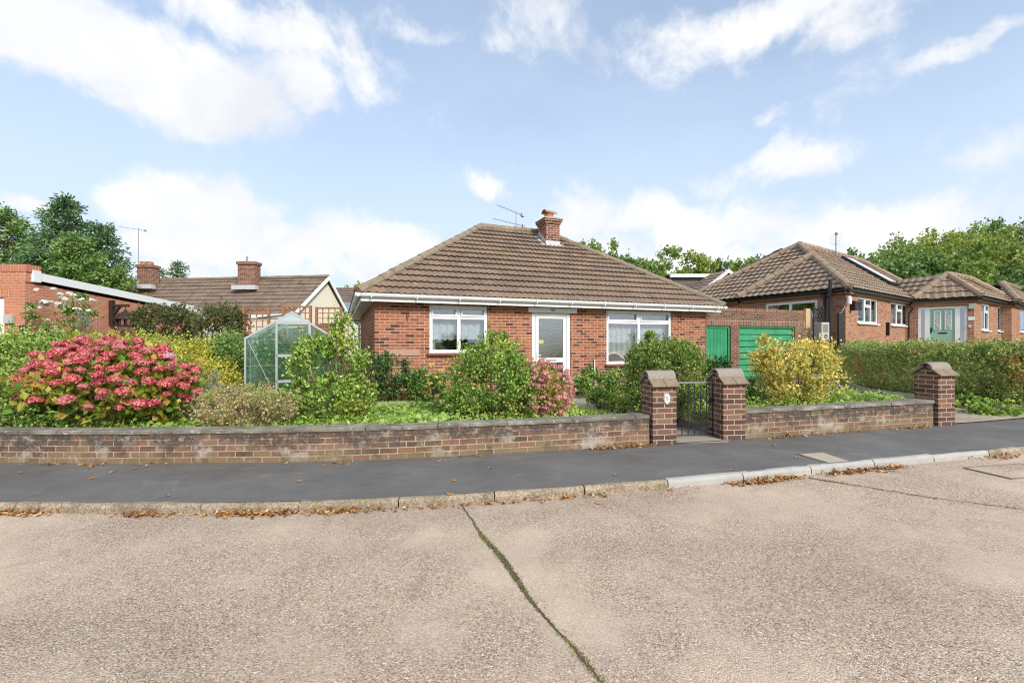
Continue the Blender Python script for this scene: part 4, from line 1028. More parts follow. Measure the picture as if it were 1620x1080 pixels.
    MB().tube([(5.72, -.04, .2), (5.72, -.04, 1.0)], .018, 8).build('vent_pipe', M['upvc'], r)
M['patch'] = plain('cement_patch', (.42, .27, .20), .9, .2)
main_house()
def yagi(mb, c, d, L_, n, el, tilt=0.0):
    d = Vector(d).normalized(); s_ = d.cross(Vector((0, 0, 1))).normalized(); c = Vector(c)
    mb.tube([c-d*L_*.75, c+d*L_*.25], .010, 5)
    for i in range(n): p = c-d*L_*.75+d*L_*i/(n-1); mb.tube([p-s_*el*(.6+.4*i/n), p+s_*el*(.6+.4*i/n)], .004, 4)
    p = c+d*L_*.25; mb.obox(p, d*.05, s_*.06, Vector((0, 0, .05)))
def aerial(label, base, h, booms, r=.014):
    a = root('tv_aerial', label, 'aerial', base, group='television aerials on the roofs')
    MB().tube([(0, 0, -.3), (0, 0, h)], r, 6).build('mast', M['galv'], a)
    for (z, d, L_, n, el) in booms:
        m = MB(); yagi(m, (0, 0, z), d, L_, n, el); m.build('antenna', M['galv'], a)
p = at(816.5, 364, 15.25); aerial('two branched aerial on the bungalow ridge beside the chimney', p, .62, [(.6, (.92, .3, -.28), .95, 12, .14), (.2, (.95, .28, -.16), 1.1, 12, .1)])

# ------------------------------------------------------------------ green doored garage joined to the bungalow
def garage():
    g = root('brick_garage', 'flat brown brick garage with green side door and green main door', 'garage', (5.9-.11, 13.5+.28, 0), TH)
    s0, dr, gd, W_ = .0, (.34, 1.36, .1, 1.98), (1.72, 4.32, .1, 2.0), 4.85
    top = 2.42; w = MB(); wall_panel(w, (0, 0), (W_, 0), -.3, 1.99, [dr, (gd[0], gd[1], .1, 1.99)]); wall_panel(w, (0, 0), (W_, 0), 2.2, 2.45)
    wall_panel(w, (W_, 0), (W_, 5), -.3, 2.6); wall_panel(w, (W_, 5), (0, 5), -.3, 2.6)
    w.build('wall', M['brick_brown'], g)
    s = MB(); wall_panel(s, (0, 0), (W_, 0), 1.99, 2.2); s.build('lintel', M['soldier'], g)
    cpm = MB(); wall_panel(cpm, (0, -.004), (W_+.004, -.004), 2.45, 2.56); cpm.quad((0, -.004, 2.56), (W_, -.004, 2.56), (W_, .22, 2.56), (0, .22, 2.56)); cpm.quad((W_, .22, 2.3), (0, .22, 2.3), (0, .22, 2.56), (W_, .22, 2.56)); cpm.build('parapet', M['soldier'], g)
    MB().quad((0, .22, 2.4), (W_, .22, 2.4), (W_, 5, 2.4), (0, 5, 2.4)).build('roof', M['cement'], g)
    d = MB(); d.box(dr[0], .04, .1, dr[0]+.07, .12, 1.98); d.box(dr[1]-.07, .04, .1, dr[1], .12, 1.98); d.box(dr[0]+.07, .04, 1.91, dr[1]-.07, .12, 1.98); fo = d.build('door_frame', M['green_paint'], g)
    d = MB()
    for i in range(6):
        xa = dr[0]+.075+i*(dr[1]-dr[0]-.15)/6; xb = xa+(dr[1]-dr[0]-.15)/6-.006; d.box(xa, .07, .1, xb, .1, 1.905)
    do = d.build('side_door', M['green_paint'], g, bevel=.003); MB().tube([(dr[1]-.14, .06, 1.0), (dr[1]-.14, .01, 1.0)], .02, 8).build('handle', M['iron'], do)
    d = MB(); d.box(gd[0], .03, .1, gd[0]+.05, .12, 1.98); d.box(gd[1]-.06, .03, .1, gd[1], .12, 1.98); d.box(gd[0]+.05, .03, 1.93, gd[1]-.06, .12, 1.98); d.build('garage_door_frame', M['green_paint'], g)
    d = MB(); n = 9; h = (1.92-.1)/n
    for i in range(n): 
        z = .1+i*h; d.obox(((gd[0]+gd[1])/2, .085-.008, z+h*.46), ((gd[1]-gd[0])/2-.062, 0, 0), (0, .02, 0), (0, .018, h*.44))
        d.box(gd[0]+.055, .09, z+h*.9, gd[1]-.065, .11, z+h)
    d.box(gd[0]+.055, .1, .1, gd[1]-.065, .12, 1.92)
    do = d.build('garage_door', M['green_paint'], g, bevel=.003); MB().box(3.1, .03, .95, 3.3, .05, 1.0).build('handle', M['alu'], do)
garage()

# ------------------------------------------------------------------ neighbour bungalow on the rising ground
def hip_plane(t, E, F_, top0, top1, **kw):
    """one roof plane from eave E->F_ to top edge top0->top1 (3d points)"""
    E, F_, a, b = map(Vector, (E, F_, top0, top1)); du = (F_-E).normalized()
    m = (a-E); dw = (m-du*m.dot(du)); W = dw.length; dw.normalize()
    tiled_slope(t, E, du, dw, W, 0, (F_-E).length, (a-E).dot(du), (b-E).dot(du), **kw)
def right_house():
    r = root('neighbour_bungalow', 'orange brick bungalow with hipped tan tile roof and mint green front door', 'house', (13, 17.06, 0), 0)
    O = Vector((13, 17.06, 0)); Ze = 3.56; L3 = lambda x, y, z=0.0: Vector((x, y, z))-O
    A = (13, 17.06); d1 = Vector((.817, .576, 0)); d2 = Vector((-.42, .907, 0))
    B = (19.75, 21.8); Cc = (21.55, 20.3); D = (26.2, 23.4); E = (26.5, 23.15); Fp = (33, 27.7); H = (11.0, 21.4); G2 = (10.1, 21.0); G = (8.0, 25.5)
    ins = lambda p, q, k: p
    off = .25
    def inw(p, v): return (p[0]+v[0], p[1]+v[1])
    # wall plan (inset from the eaves)
    wA = inw(A, (.10, .32)); wB = inw(B, (-.05, .3)); wC = inw(Cc, (-.05, .28)); wD = inw(D, (0, .3)); wE = inw(E, (-.02, .3)); wF = inw(Fp, (0, .3)); wH = inw(H, (.3, .1)); wG = (9.5, 24.9)
    def lp(p): return (p[0]-13, p[1]-17.06)
    w = MB(); zb, zt = -.2, 3.36
    def seg(p, q, holes=()): wall_panel(w, lp(p), lp(q), zb, zt, holes)
    def length(p, q): return math.hypot(p[0]-q[0], p[1]-q[1])
    def ux(p, q, px):       # distance along p->q where the wall crosses column px of the photograph
        k = (px-810)/F; dx, dy = q[0]-p[0], q[1]-p[1]; s_ = (k*p[1]-p[0])/(dx-k*dy); return s_*math.hypot(dx, dy)
    wl = length(wA, wB)
    h1 = (ux(wA, wB, 1356.5), ux(wA, wB, 1388.5)); h2 = (ux(wA, wB, 1409.5), ux(wA, wB, 1436))
    z1a, z1b = 2.25, 3.33
    seg(wA, wB, [(h1[0], h1[1], z1a, z1b), (h2[0], h2[1], z1a, z1b)])
    dl = (ux(wB, wC, 1452.5), ux(wB, wC, 1530.5)); seg(wB, wC, [(dl[0], dl[1], 1.05, 3.15)])
    h3 = (ux(wC, wD, 1553), ux(wC, wD, 1565)); h4 = (ux(wC, wD, 1579), ux(wC, wD, 1590)); z3a, z3b = 2.02, 3.33
    seg(wC, wD, [(h3[0], h3[1], z3a, z3b), (h4[0], h4[1], z3a, z3b)]); seg(wD, wE); h5 = (ux(wE, wF, 1614), ux(wE, wF, 1632)); seg(wE, wF, [(h5[0], h5[1], z3a, z3b)])
    h6 = (ux(wH, wA, 1211), ux(wH, wA, 1293)); seg(wH, wA, [(h6[0], h6[1], 1.8, 3.22)]); seg(wG, wH); seg(wF, (26, 36)); seg((26, 36), wG)
    w.build('wall', M['brick_far'], r)
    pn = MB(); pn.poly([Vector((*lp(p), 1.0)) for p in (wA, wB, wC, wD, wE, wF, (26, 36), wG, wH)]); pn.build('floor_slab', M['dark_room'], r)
    # interior screens a little behind the glass
    def U(p, q): v = Vector((q[0]-p[0], q[1]-p[1])); return v/v.length
    def wnd(p, q, hh, za, zb_, mull, trans, **kw):
        u = U(p, q); o = Vector(lp(p))+u*hh[0]; return window(r, o, u, hh[1]-hh[0], za, zb_, mull, trans, **kw)
    W1 = h1[1]-h1[0]; wnd(wA, wB, h1, z1a, z1b, (W1*.36, W1*.68), (None, z1b-.36, None), fw=.08, sill='upvc', glass='glass_dark', curtain=net_curtain('net'))
    W2 = h2[1]-h2[0]; wnd(wA, wB, h2, z1a, z1b, (W2*.36, W2*.68), (None, z1b-.36, None), fw=.08, sill='upvc', glass='glass_dark', curtain=net_curtain('net'))
    W3 = h3[1]-h3[0]; wnd(wC, wD, h3, z3a, z3b, (W3*.48,), (None, z3b-.4), fw=.08, sill='upvc', glass='glass_dark', curtain=net_curtain('net'))
    W4 = h4[1]-h4[0]; wo = wnd(wC, wD, h4, z3a, z3b, (W4*.48,), (None, z3b-.4), fw=.08, sill='upvc', glass='glass_dark', curtain=net_curtain('net'))
    u4 = U(wC, wD); oo = Vector(lp(wC))+u4*(h4[0]+W4*.52); n4 = Vector((u4.y, -u4.x))
    a = Vector((oo.x, oo.y, z3b-.1)); b = a+Vector((u4.x, u4.y, 0))*W4*.45; dn = Vector((n4.x*.28, n4.y*.28, -.32))
    s_ = MB(); s_.bar(a, a+dn, .05, .04); s_.bar(b, b+dn, .05, .04); s_.bar(a+dn, b+dn, .05, .04); s_.build('open_sash', M['upvc'], wo)
    W5 = h5[1]-h5[0]; wnd(wE, wF, h5, z3a, z3b, (W5*.5,), None, fw=.08, sill='upvc', glass='glass_dark')
    W6 = h6[1]-h6[0]; wnd(wH, wA, h6, 1.8, 3.22, (W6*.5,), None, fw=.11, glass='glass_dark')
    # front door set
    u = U(wB, wC); o = Vector(lp(wB))+u*dl[0]; n = Vector((-u.y, u.x)); Wd = dl[1]-dl[0]
    def bx(mb, a, b, c0, c1, k0, k1): 
        q = o+u*(a+b)/2+n*(k0+k1)/2; mb.obox((q.x, q.y, (c0+c1)/2), (u.x*(b-a)/2, u.y*(b-a)/2, 0), (n.x*(k1-k0)/2, n.y*(k1-k0)/2, 0), (0, 0, (c1-c0)/2))
    fx = lambda px: ux(wB, wC, px)-dl[0]
    m = MB(); z0, z1 = 1.05, 3.15
    for (a, b) in ((0, fx(1457)), (fx(1463), fx(1471)), (fx(1510.5), fx(1519)), (fx(1526), Wd)): bx(m, a, b, z0, z1-.1, .02, .1)
    bx(m, 0, Wd, z1-.1, z1, .02, .1); fo = m.build('door_frame', M['upvc'], r)
    for (pa, pb) in ((1457, 1463), (1519, 1526)): m = MB(); bx(m, fx(pa), fx(pb), z0, z1-.1, .06, .07); m.build('pane', M['glass_dark'], fo)
    m = MB(); bx(m, fx(1471.2), fx(1510.3), z0, z1-.102, .05, .09); do = m.build('front_door', M['mint'], r)
    for (pa, pb) in ((1477.5, 1487.5), (1495, 1504.5)):
        m = MB(); bx(m, fx(pa), fx(pb), 2.05, 2.95, .035, .05); pane = m.build('pane', M['glass_dark'], do)
        m = MB(); a, b = fx(pa), fx(pb); 
        for (q0, q1) in (((a, 2.05), (a, 2.95)), ((b, 2.05), (b, 2.95)), ((a, 2.05), (b, 2.05)), ((a, 2.95), (b, 2.95)), ((a+.02, 2.75), (b-.02, 2.45)), ((a+.02, 2.6), (b-.02, 2.25)), ((a+.02, 2.4), (b-.02, 2.15)), ((a+.02, 2.9), (b-.02, 2.62))):
            pa_ = o+u*q0[0]+n*.03; pb_ = o+u*q1[0]+n*.03; m.bar((pa_.x, pa_.y, q0[1]), (pb_.x, pb_.y, q1[1]), .02, .022)
        m.build('lead_pattern', M['upvc'], pane)
    m = MB(); bx(m, fx(1485), fx(1499), 1.86, 1.92, .03, .05); m.build('letterbox', M['black'], do)
    m = MB(); bx(m, fx(1472), fx(1474.5), 1.9, 2.15, .02, .05); m.build('handle', M['black'], do)
    m = MB(); bx(m, fx(1531.5), fx(1542.5), 2.47, 2.63, -.02, .0); m.build('number_plate', M['upvc'], r)
    m = MB(); bx(m, fx(1532), fx(1543), 3.0, 3.25, -.1, .0); m.build('security_light', M['ac_white'], r)
    m = MB(); bx(m, fx(1532), fx(1536), 2.15, 2.25, -.06, .0); m.build('doorbell', M['upvc'], r)
    # roofs
    t = MB(); kw = dict(step=.05, wave=.3, amp=.045, thick=.055)
    z = Ze; lv = lambda p, zz=Ze: Vector((*lp(p), zz))
    Rz = 6.28; P_ = (14.35, 22.1); R_ = (21.0, 26.6)
    Aeave = lv(A); A2 = lv((25.2, 25.65)); Geave = lv((9.2, 24.8))
    back = Vector((3.35*-.42*2, 3.35*.907*2, 0))
    hip_plane(t, Aeave, A2, lv(P_, Rz), lv(R_, Rz), **kw)
    hip_plane(t, Geave+Vector((0, 0, 0)), Aeave, lv(P_, Rz), lv(P_, Rz), **kw)
    hip_plane(t, A2, A2+back, lv(R_, Rz), lv(R_, Rz), **kw)
    hip_plane(t, A2+back, Geave+Vector((0, 0, 0)), lv(R_, Rz), lv(P_, Rz), **kw)
    # side extension with its own small hip
    Q = lv((13.86, 20.28), 5.40); Hh = lv(H); 
    hip_plane(t, Hh, Aeave+Vector((0, 0, .02)), Q, Q, **kw)
    Vd2 = Vector((-.42, .907, 0)); t.quad(Hh, Q, Q+Vector((.3, 1.6, -.1)), Hh+Vector((.6, 1.2, 0)))
    # porch wing
    B3, C3, D3, E3, F3 = lv(B), lv(Cc), lv(D), lv(E), lv(Fp); a1 = lv((21.25, 21.6), 4.72); a2 = lv((23.75, 23.0), 4.72)
    hip_plane(t, B3, C3, a1, a1, **kw); hip_plane(t, C3, lv((28.6, 24.9)), a1, a2, **kw); hip_plane(t, lv((28.6, 24.9)), lv((27, 27)), a2, a2, **kw)
    a3 = lv((27.9, 25.2), 4.75); a4 = lv((33, 28.8), 4.9); hip_plane(t, lv((25.9, 23.6)), E3, a3, a3, **kw); hip_plane(t, E3, F3, a3, a4, **kw)
    dz_ = Vector((0, 0, -.04)); t.quad(a1+dz_, a2+dz_, a2+dz_+Vd2*2.3, a1+dz_+Vd2*2.3); hip_plane(t, B3+Vd2*1.0, B3+Vector((0, 0, .01)), a1+Vd2*1.9, a1, **kw); t.quad(a3+dz_, a4+dz_, a4+dz_+Vd2*2, a3+dz_+Vd2*2)
    ro = t.build('roof', M['tile_b'], r)
    q = MB(); up = Vector((0, 0, .05)); k = dict(r=.15, seg=.45, n=8)
    for a, b in ((Aeave, lv(P_, Rz)), (Geave, lv(P_, Rz)), (lv(P_, Rz), lv(R_, Rz)), (A2, lv(R_, Rz))): ridge_run(q, a+up, b+up, **k)
    q.build('ridge_tiles', M['ridge_tan'], ro); q = MB()
    for a, b in ((C3, a1), (B3, a1), (a1, a2), (lv((28.6, 24.9)), a2)): ridge_run(q, a+up, b+up, **k)
    q.build('ridge_tiles', M['ridge_tan'], ro); q = MB(); ridge_run(q, Hh+Vector((-.05, 0, .11)), Q+Vector((-.05, 0, .11)), **k); q.build('ridge_tiles', M['ridge_tan'], ro); q = MB()
    for a, b in ((E3, a3), (a3, a4)): ridge_run(q, a+up, b+up, **k)
    q.build('ridge_tiles', M['ridge_tan'], ro)
    # fascia + black gutters
    f = MB(); g = MB()
    for p, p2 in ((H, A), (A, B), (B, Cc), (Cc, D), (D, E), (E, Fp), ((9.2, 24.8), (10.9, 21.55))):
        a, b = lv(p, 3.43), lv(p2, 3.43); dd = (b-a).normalized(); nn = Vector((-dd.y, dd.x, 0))
        f.obox((a+b)/2+nn*.12, (b-a)/2, nn*.015, Vector((0, 0, .075))); f.obox((a+b)/2+nn*.2-Vector((0, 0, .07)), (b-a)/2, nn*.09, Vector((0, 0, .01)))
        g.tube([a+Vector((0, 0, .05))+nn*.02, b+Vector((0, 0, .05))+nn*.02], .065, 8)
    f.build('fascia', M['fascia_tan'], r); g.build('gutter', M['black'], r)
    # skylight
    t0 = lv(P_, Rz); nrm = (lv(R_, Rz)-t0).normalized(); dn = (Aeave-t0); dn = (dn-nrm*dn.dot(nrm)).normalized(); N_ = nrm.cross(dn).normalized()
    if N_.z < 0: N_ = -N_
    c = t0+nrm*4.7+dn*1.75
    sk = MB(); sk.obox(c+N_*.07, nrm*.62, dn*1.35, N_*.07); so = sk.build('skylight', M['black'], r, bevel=.01)
    MB().obox(c+N_*.15, nrm*.5, dn*1.2, N_*.006).build('pane', M['sky_pane'], so)
    # pipes and lamps at the near corner
    def corner(px, py, off_): 
        return None
    uA = U(wH, wA); la = length(wH, wA)
    def pt(px, k, z_): s_ = ux(wH, wA, px); q_ = Vector(lp(wH))+uA*s_+Vector((uA.y, -uA.x))*k; return (q_.x, q_.y, z_)
    MB().tube([pt(1307, .1, .9), pt(1307, .1, 3.35)], .055, 8).box(*[v for v in (pt(1307, .1, 3.2)[0]-.09, pt(1307, .1, 3.2)[1]-.09, 3.25, pt(1307, .1, 3.2)[0]+.09, pt(1307, .1, 3.2)[1]+.09, 3.42)]).build('downpipe', M['black'], r)
    MB().tube([pt(1321, .3, .9), pt(1321, .3, 3.95)], .07, 10).tube([pt(1321, .3, 3.0), pt(1321, .3, 3.1)], .09, 10).build('soil_pipe', M['black'], r)
    uB = U(wA, wB)
    def pb(px, k, z_): s_ = ux(wA, wB, px); q_ = Vector(lp(wA))+uB*s_+Vector((uB.y, -uB.x))*k; return (q_.x, q_.y, z_)
    c = Vector(pb(1338.5, .1, 3.1)); MB().lathe([(.06, -.17), (.085, -.15), (.085, .1), (.05, .16)], 12, c).build('bulkhead_lamp', M['upvc'], r)
    c = Vector(pb(1345.5, .12, 2.9)); MB().obox(c, (.07, .03, 0), (-.03, .08, 0), (0, 0, .19)).build('black_lantern', M['black'], r)
    MB().tube([pb(1338, .03, 3.0), pt(1334, .03, 2.7), pt(1327, .06, 2.5), pt(1326, .06, 1.6)], .014, 5).build('cable', M['paint_white'], r)
    c = Vector(pb(1446, .0, 2.9)); MB().tube([Vector(lp(wB)).to_3d()+Vector((0, -.12, 3.35)), Vector(lp(wB)).to_3d()+Vector((.05, -.3, 3.1)), Vector(lp(wB)).to_3d()+Vector((-.02, -.15, 2.85)), Vector(lp(wB)).to_3d()+Vector((-.02, -.15, 1))], .04, 8).build('downpipe', M['black'], r)
    c = Vector(pb(1402, .06, 2.05)); MB().obox(c, (.05, .035, 0), (-.03, .05, 0), (0, 0, .3)).build('post_lamp', M['black'], r)
    return
M['fascia_tan'] = plain('tan_fascia', (.36, .20, .13), .7, .1)
M['sky_pane'] = plain('skylight_blind', (.62, .64, .66), .25, .05)
right_house()
p = at(1322.5, 408, 24); aerial('single aerial pointing away above the ridge of the orange brick bungalow', p, 1.2, [(1.15, (-.55, -.8, .3), 1.3, 9, .34)], .025)
# things standing by its side wall
def side_things():
    p = at(1276, 540, 16.3); MB().box(p.x-.085, p.y-.085, .6, p.x+.085, p.y+.085, 2.68).build('timber_post', M['wood_pale'], bevel=.01)
    tag(bpy.data.objects['timber_post'], 'pale new timber post at the end of the brown brick garage', 'post')
    s = root('lattice_screen', 'black cut out metal screen panel beside the timber post', 'screen', at(1295, 540, 16.9)+Vector((0, 0, -.8)), .3)
    f = MB(); 
    for b in ((-.28, -.02, 0, -.25, .02, 2.15), (.22, -.02, 0, .25, .02, 2.15), (-.25, -.02, 2.12, .22, .02, 2.15), (-.25, -.02, 0, .22, .02, .04)): f.box(*b)
    f.build('frame', M['black'], s)
    l = MB()
    for i in range(3):
        for j in range(13):
            cx, cz = -.17+.155*i+(.04 if j % 2 else -.02), .14+.155*j; rr_ = .062
            l.tube([(cx+rr_*math.cos(k*1.047+j), 0, cz+rr_*math.sin(k*1.047+j)*(1.1)) for k in range(6)], .024, 4, closed=True)
    l.build('panel', M['black'], s)
    MB().box(-.34, .05, 0, -.28, .12, 2.0).build('post', M['galv'], s)
    a = root('air_conditioner', 'small cream air conditioning unit mounted by the black pipes', 'air conditioner', at(1300, 524, 15.9)-Vector((0, 0, .1)), .35)
    MB().box(-.2, -.14, -.2, .2, .14, .42).build('casing', M['ac_white'], a, bevel=.02)
    g = MB(); [g.box(-.14, -.155, .08+.035*i, .12, -.142, .095+.035*i) for i in range(8)]; g.build('grille', M['galv'], a)
    g = MB(); g.tube([(-.0+.06*math.cos(t*.52), -.15, -.08+.06*math.sin(t*.52)) for t in range(12)], .012, 5, closed=True); g.build('fan_ring', M['black'], a)
    p = at(1329, 540, 16.6); MB().box(p.x-.08, p.y-.05, .6, p.x+.08, p.y+.05, 2.55).build('fence_post', M['black'], bevel=.008)
    tag(bpy.data.objects['fence_post'], 'black post standing against the corner of the orange brick bungalow', 'post')
side_things()

# ------------------------------------------------------------------ flat roofed garage at the far left
def left_garage():
    g = root('flat_roof_garage', 'salmon brick flat roofed garage with white sloping fascia and white door', 'garage', (-13.65, 12.4, 0), 0)
    w = MB(); wall_panel(w, (-5, 0), (0, 0), 0, 3.15, [(-.0+5-3.2, 5-.58, .5, 2.72)]) 
    w.quad((0, 0, 0), (0, 6.8, 0), (0, 6.8, 2.62), (0, 0, 3.15), [(0, 0), (6.8, 0), (6.8, 2.62), (0, 3.15)]); w.quad((0, 6.8, 0), (-5, 6.8, 0), (-5, 6.8, 2.62), (0, 6.8, 2.62)); w.quad((-5, 6.8, 0), (-5, 0, 0), (-5, 0, 3.15), (-5, 6.8, 2.62))
    w.box(-5.0, -.003, 3.15, .03, .34, 3.44)
    w.build('wall', M['brick_orange'], g)
    s = MB(); s.box(-5.0, -.02, 3.44, .06, .36, 3.64); s.build('parapet', M['soldier_o'], g)
    s = MB(); s.quad((-3.4, -.004, 2.72), (-.4, -.004, 2.72), (-.4, -.004, 2.93), (-3.4, -.004, 2.93)); s.build('lintel', M['soldier_o'], g)
    f = MB(); f.obox((.06, 3.55, 3.09), (.03, 0, 0), (0, 3.3, -.245), (0, 0, .115)); f.box(.02, .14, 3.17, .10, .34, 3.5); f.build('fascia', M['upvc'], g)
    MB().quad((.03, .3, 3.42), (.03, 6.85, 2.94), (-5, 6.85, 2.94), (-5, .3, 3.42)).build('roof', M['cement'], g)
    d = MB(); n = 14
    for i in range(n): xa = -3.2+i*2.62/n; d.box(xa, .06, .5, xa+2.62/n-.02, .1, 2.7)
    d.box(-3.2, .1, .5, -.58, .11, 2.72); d.build('garage_door', M['upvc'], g)
    m = MB(); m.box(-.50, -.1, 1.98, -.27, -.005, 2.22); m.build('meter_box', M['ac_white'], g, bevel=.01)
    lp_ = root('planter_pot', 'small black hanging pot on the corner of the salmon brick garage', 'pot', (-13.57, 12.32, 1.72))
    MB().lathe([(.06, 0), (.10, .02), (.11, .2), (.085, .2), (.08, .06)], 12).build('pot', M['black'], lp_); MB().tube([(0, 0, .2), (.0, .06, .3), (0, .08, .36)], .01, 5).build('hook', M['iron'], lp_)
    # bird feeder house hanging from a gallows bracket
    b = root('bird_feeder', 'dark wooden bird feeder with conical roof hanging from a bracket on the garage wall', 'bird feeder', (-13.62, 15.0, 1.48+.55))
    br = MB(); br.box(0, -.06, 0, .12, .06, .84); br.box(0, -.05, .62, .62, .05, .7); br.bar((.06, 0, .3), (.34, 0, .64), .07, .06); br.build('bracket', M['wood_dark'], b)
    rf = MB(); rf.lathe([(.34, .20), (.33, .23), (.05, .48), (.012, .55)], 8, (.52, 0, 0)); rf.build('roof', M['wood_dark'], b)
    bd = MB(); bd.lathe([(.26, -.03), (.27, .03)], 8, (.52, 0, -.02)); [bd.tube([(.52+.22*math.cos(k*math.pi/4), .22*math.sin(k*math.pi/4), 0), (.52+.22*math.cos(k*math.pi/4), .22*math.sin(k*math.pi/4), .21)], .03, 6) for k in range(8)]; bd.build('post_ring', M['wood_dark'], b)
    MB().tube([(.52, 0, .5), (.52, 0, .64)], .008, 5).build('chain', M['iron'], b)
    h = root('bird_house', 'tiny pale bird house with pitched roof below the white roses', 'bird house', (-13.5, 13.15, 1.6))
    MB().box(-.1, -.1, 0, .1, .1, .17).build('box', M['ac_white'], h); rr = MB(); rr.poly([(-.19, -.14, .15), (.19, -.14, .15), (0, -.14, .33)]); rr.poly([(-.19, .14, .15), (0, .14, .33), (.19, .14, .15)]); rr.quad((-.19, -.14, .15), (0, -.14, .33), (0, .14, .33), (-.19, .14, .15)); rr.quad((.19, -.14, .15), (.19, .14, .15), (0, .14, .33), (0, -.14, .33)); rr.build('roof', M['lead'], h)
left_garage()

# ------------------------------------------------------------------ gable house behind
def gable_house():
    r = root('gabled_house', 'long house behind the greenhouse with brown tile roof and cream gable end', 'house', (0, 0, 0))
    ap = at(520, 437, 26.5); lf = at(193, 444, 28.5); zr = ap.z
    fe = at(463, 495, 24.6); be = at(566, 522, 28.6)      # front and back eaves at the gable
    be.z = 2.15; fe.z = 3.0
    dirx = (Vector((lf.x, lf.y, 0))-Vector((ap.x, ap.y, 0))); Lr = dirx.length; dirx.normalize()
    t = MB(); E = Vector((fe.x, fe.y, fe.z)); far = E+dirx*Lr
    hip_plane(t, Vector((far.x-1.6, far.y+.1, E.z)), E, Vector((lf.x, lf.y, zr)), ap, step=.12, wave=.3, amp=.02, thick=.045, gauge=.33)
    be2 = be+dirx*Lr; hip_plane(t, be, be2, ap, Vector((lf.x, lf.y, zr)), step=.6, wave=.3, amp=.0, thick=.045)
    hip_plane(t, be2+Vector((-1.5, 0, 0)), Vector((far.x-1.6, far.y+.1, E.z)), Vector((lf.x, lf.y, zr)), Vector((lf.x, lf.y, zr)), step=.3, amp=.01, thick=.045)
    ro = t.build('roof', M['tile_c'], r)
    q = MB(); ridge_run(q, ap, Vector((lf.x, lf.y, zr)), .10, .45, 8); q.build('ridge_tiles', M['ridge'], ro)
    w = MB(); k = dirx*.25; A_, B_, P_ = fe+k, be+k, ap+k
    w.poly([Vector((A_.x, A_.y, -.2)), Vector((B_.x, B_.y, -.2)), B_, P_-Vector((0, 0, .12)), A_])
    fl = A_+dirx*(Lr+.5); w.quad(Vector((fl.x, fl.y, -.2)), Vector((A_.x, A_.y, -.2)), Vector((A_.x, A_.y, 2.9)), Vector((fl.x, fl.y, 2.9)))
    w.build('wall', M['cream'], r)
    b = MB()
    for e in (fe, be):
        m_ = (ap+e)/2-dirx*.02; d = (ap-e)/2; b.obox(m_-Vector((0, 0, .11)), d, -dirx*.03, Vector((0, 0, .12)))
    b.build('bargeboard', M['paint_white'], r)
    b = MB(); b.bar(Vector((far.x, far.y-.06, 2.9)), Vector((fe.x, fe.y-.06, 2.9)), .05, .22); b.build('fascia', M['paint_white'], r)
    for (px, py0, py1, Yc, wpx, cap) in ((393.5, 416, 450, 26.6, 27, 0), (233.5, 421, 449, 27.4, 23, 1)):
        c0 = at(px, py1, Yc); c1 = at(px, py0, Yc); hw = wpx/F*Yc/2; ch = MB(); ch.box(c0.x-hw, Yc-.25, c0.z-.8, c0.x+hw, Yc+.35, c1.z-.12); ch.box(c0.x-hw-.06, Yc-.31, c1.z-.12, c0.x+hw+.06, Yc+.41, c1.z+.05)
        co = ch.build('chimney', M['brick_chim'], r); fl = MB(); fl.box(c0.x-hw-.2, Yc-.55, c0.z-.35, c0.x+hw+.2, Yc-.2, c0.z-.1); fl.build('flashing', M['lead'], co)
        pm = MB(); pm.lathe([(.2, 0), (.17, .16), (.2, .2)] if cap else [(.06, 0), (.05, .35)], 10, (c0.x+(.15 if cap else -.1), Yc, c1.z+.05)); (pm.lathe([(.2, 0), (.17, .16), (.2, .2)], 10, (c0.x-.25, Yc, c1.z+.05)) if cap else 0); pm.build('chimney_pot', M['terracotta'] if cap else M['galv'], co)
gable_house()
p = at(219, 443, 27.2); aerial('tall thin aerial mast beside the lichened chimney of the long roof', p, 3.2, [(3.1, (.95, .25, -.12), 1.4, 12, .15)], .022)

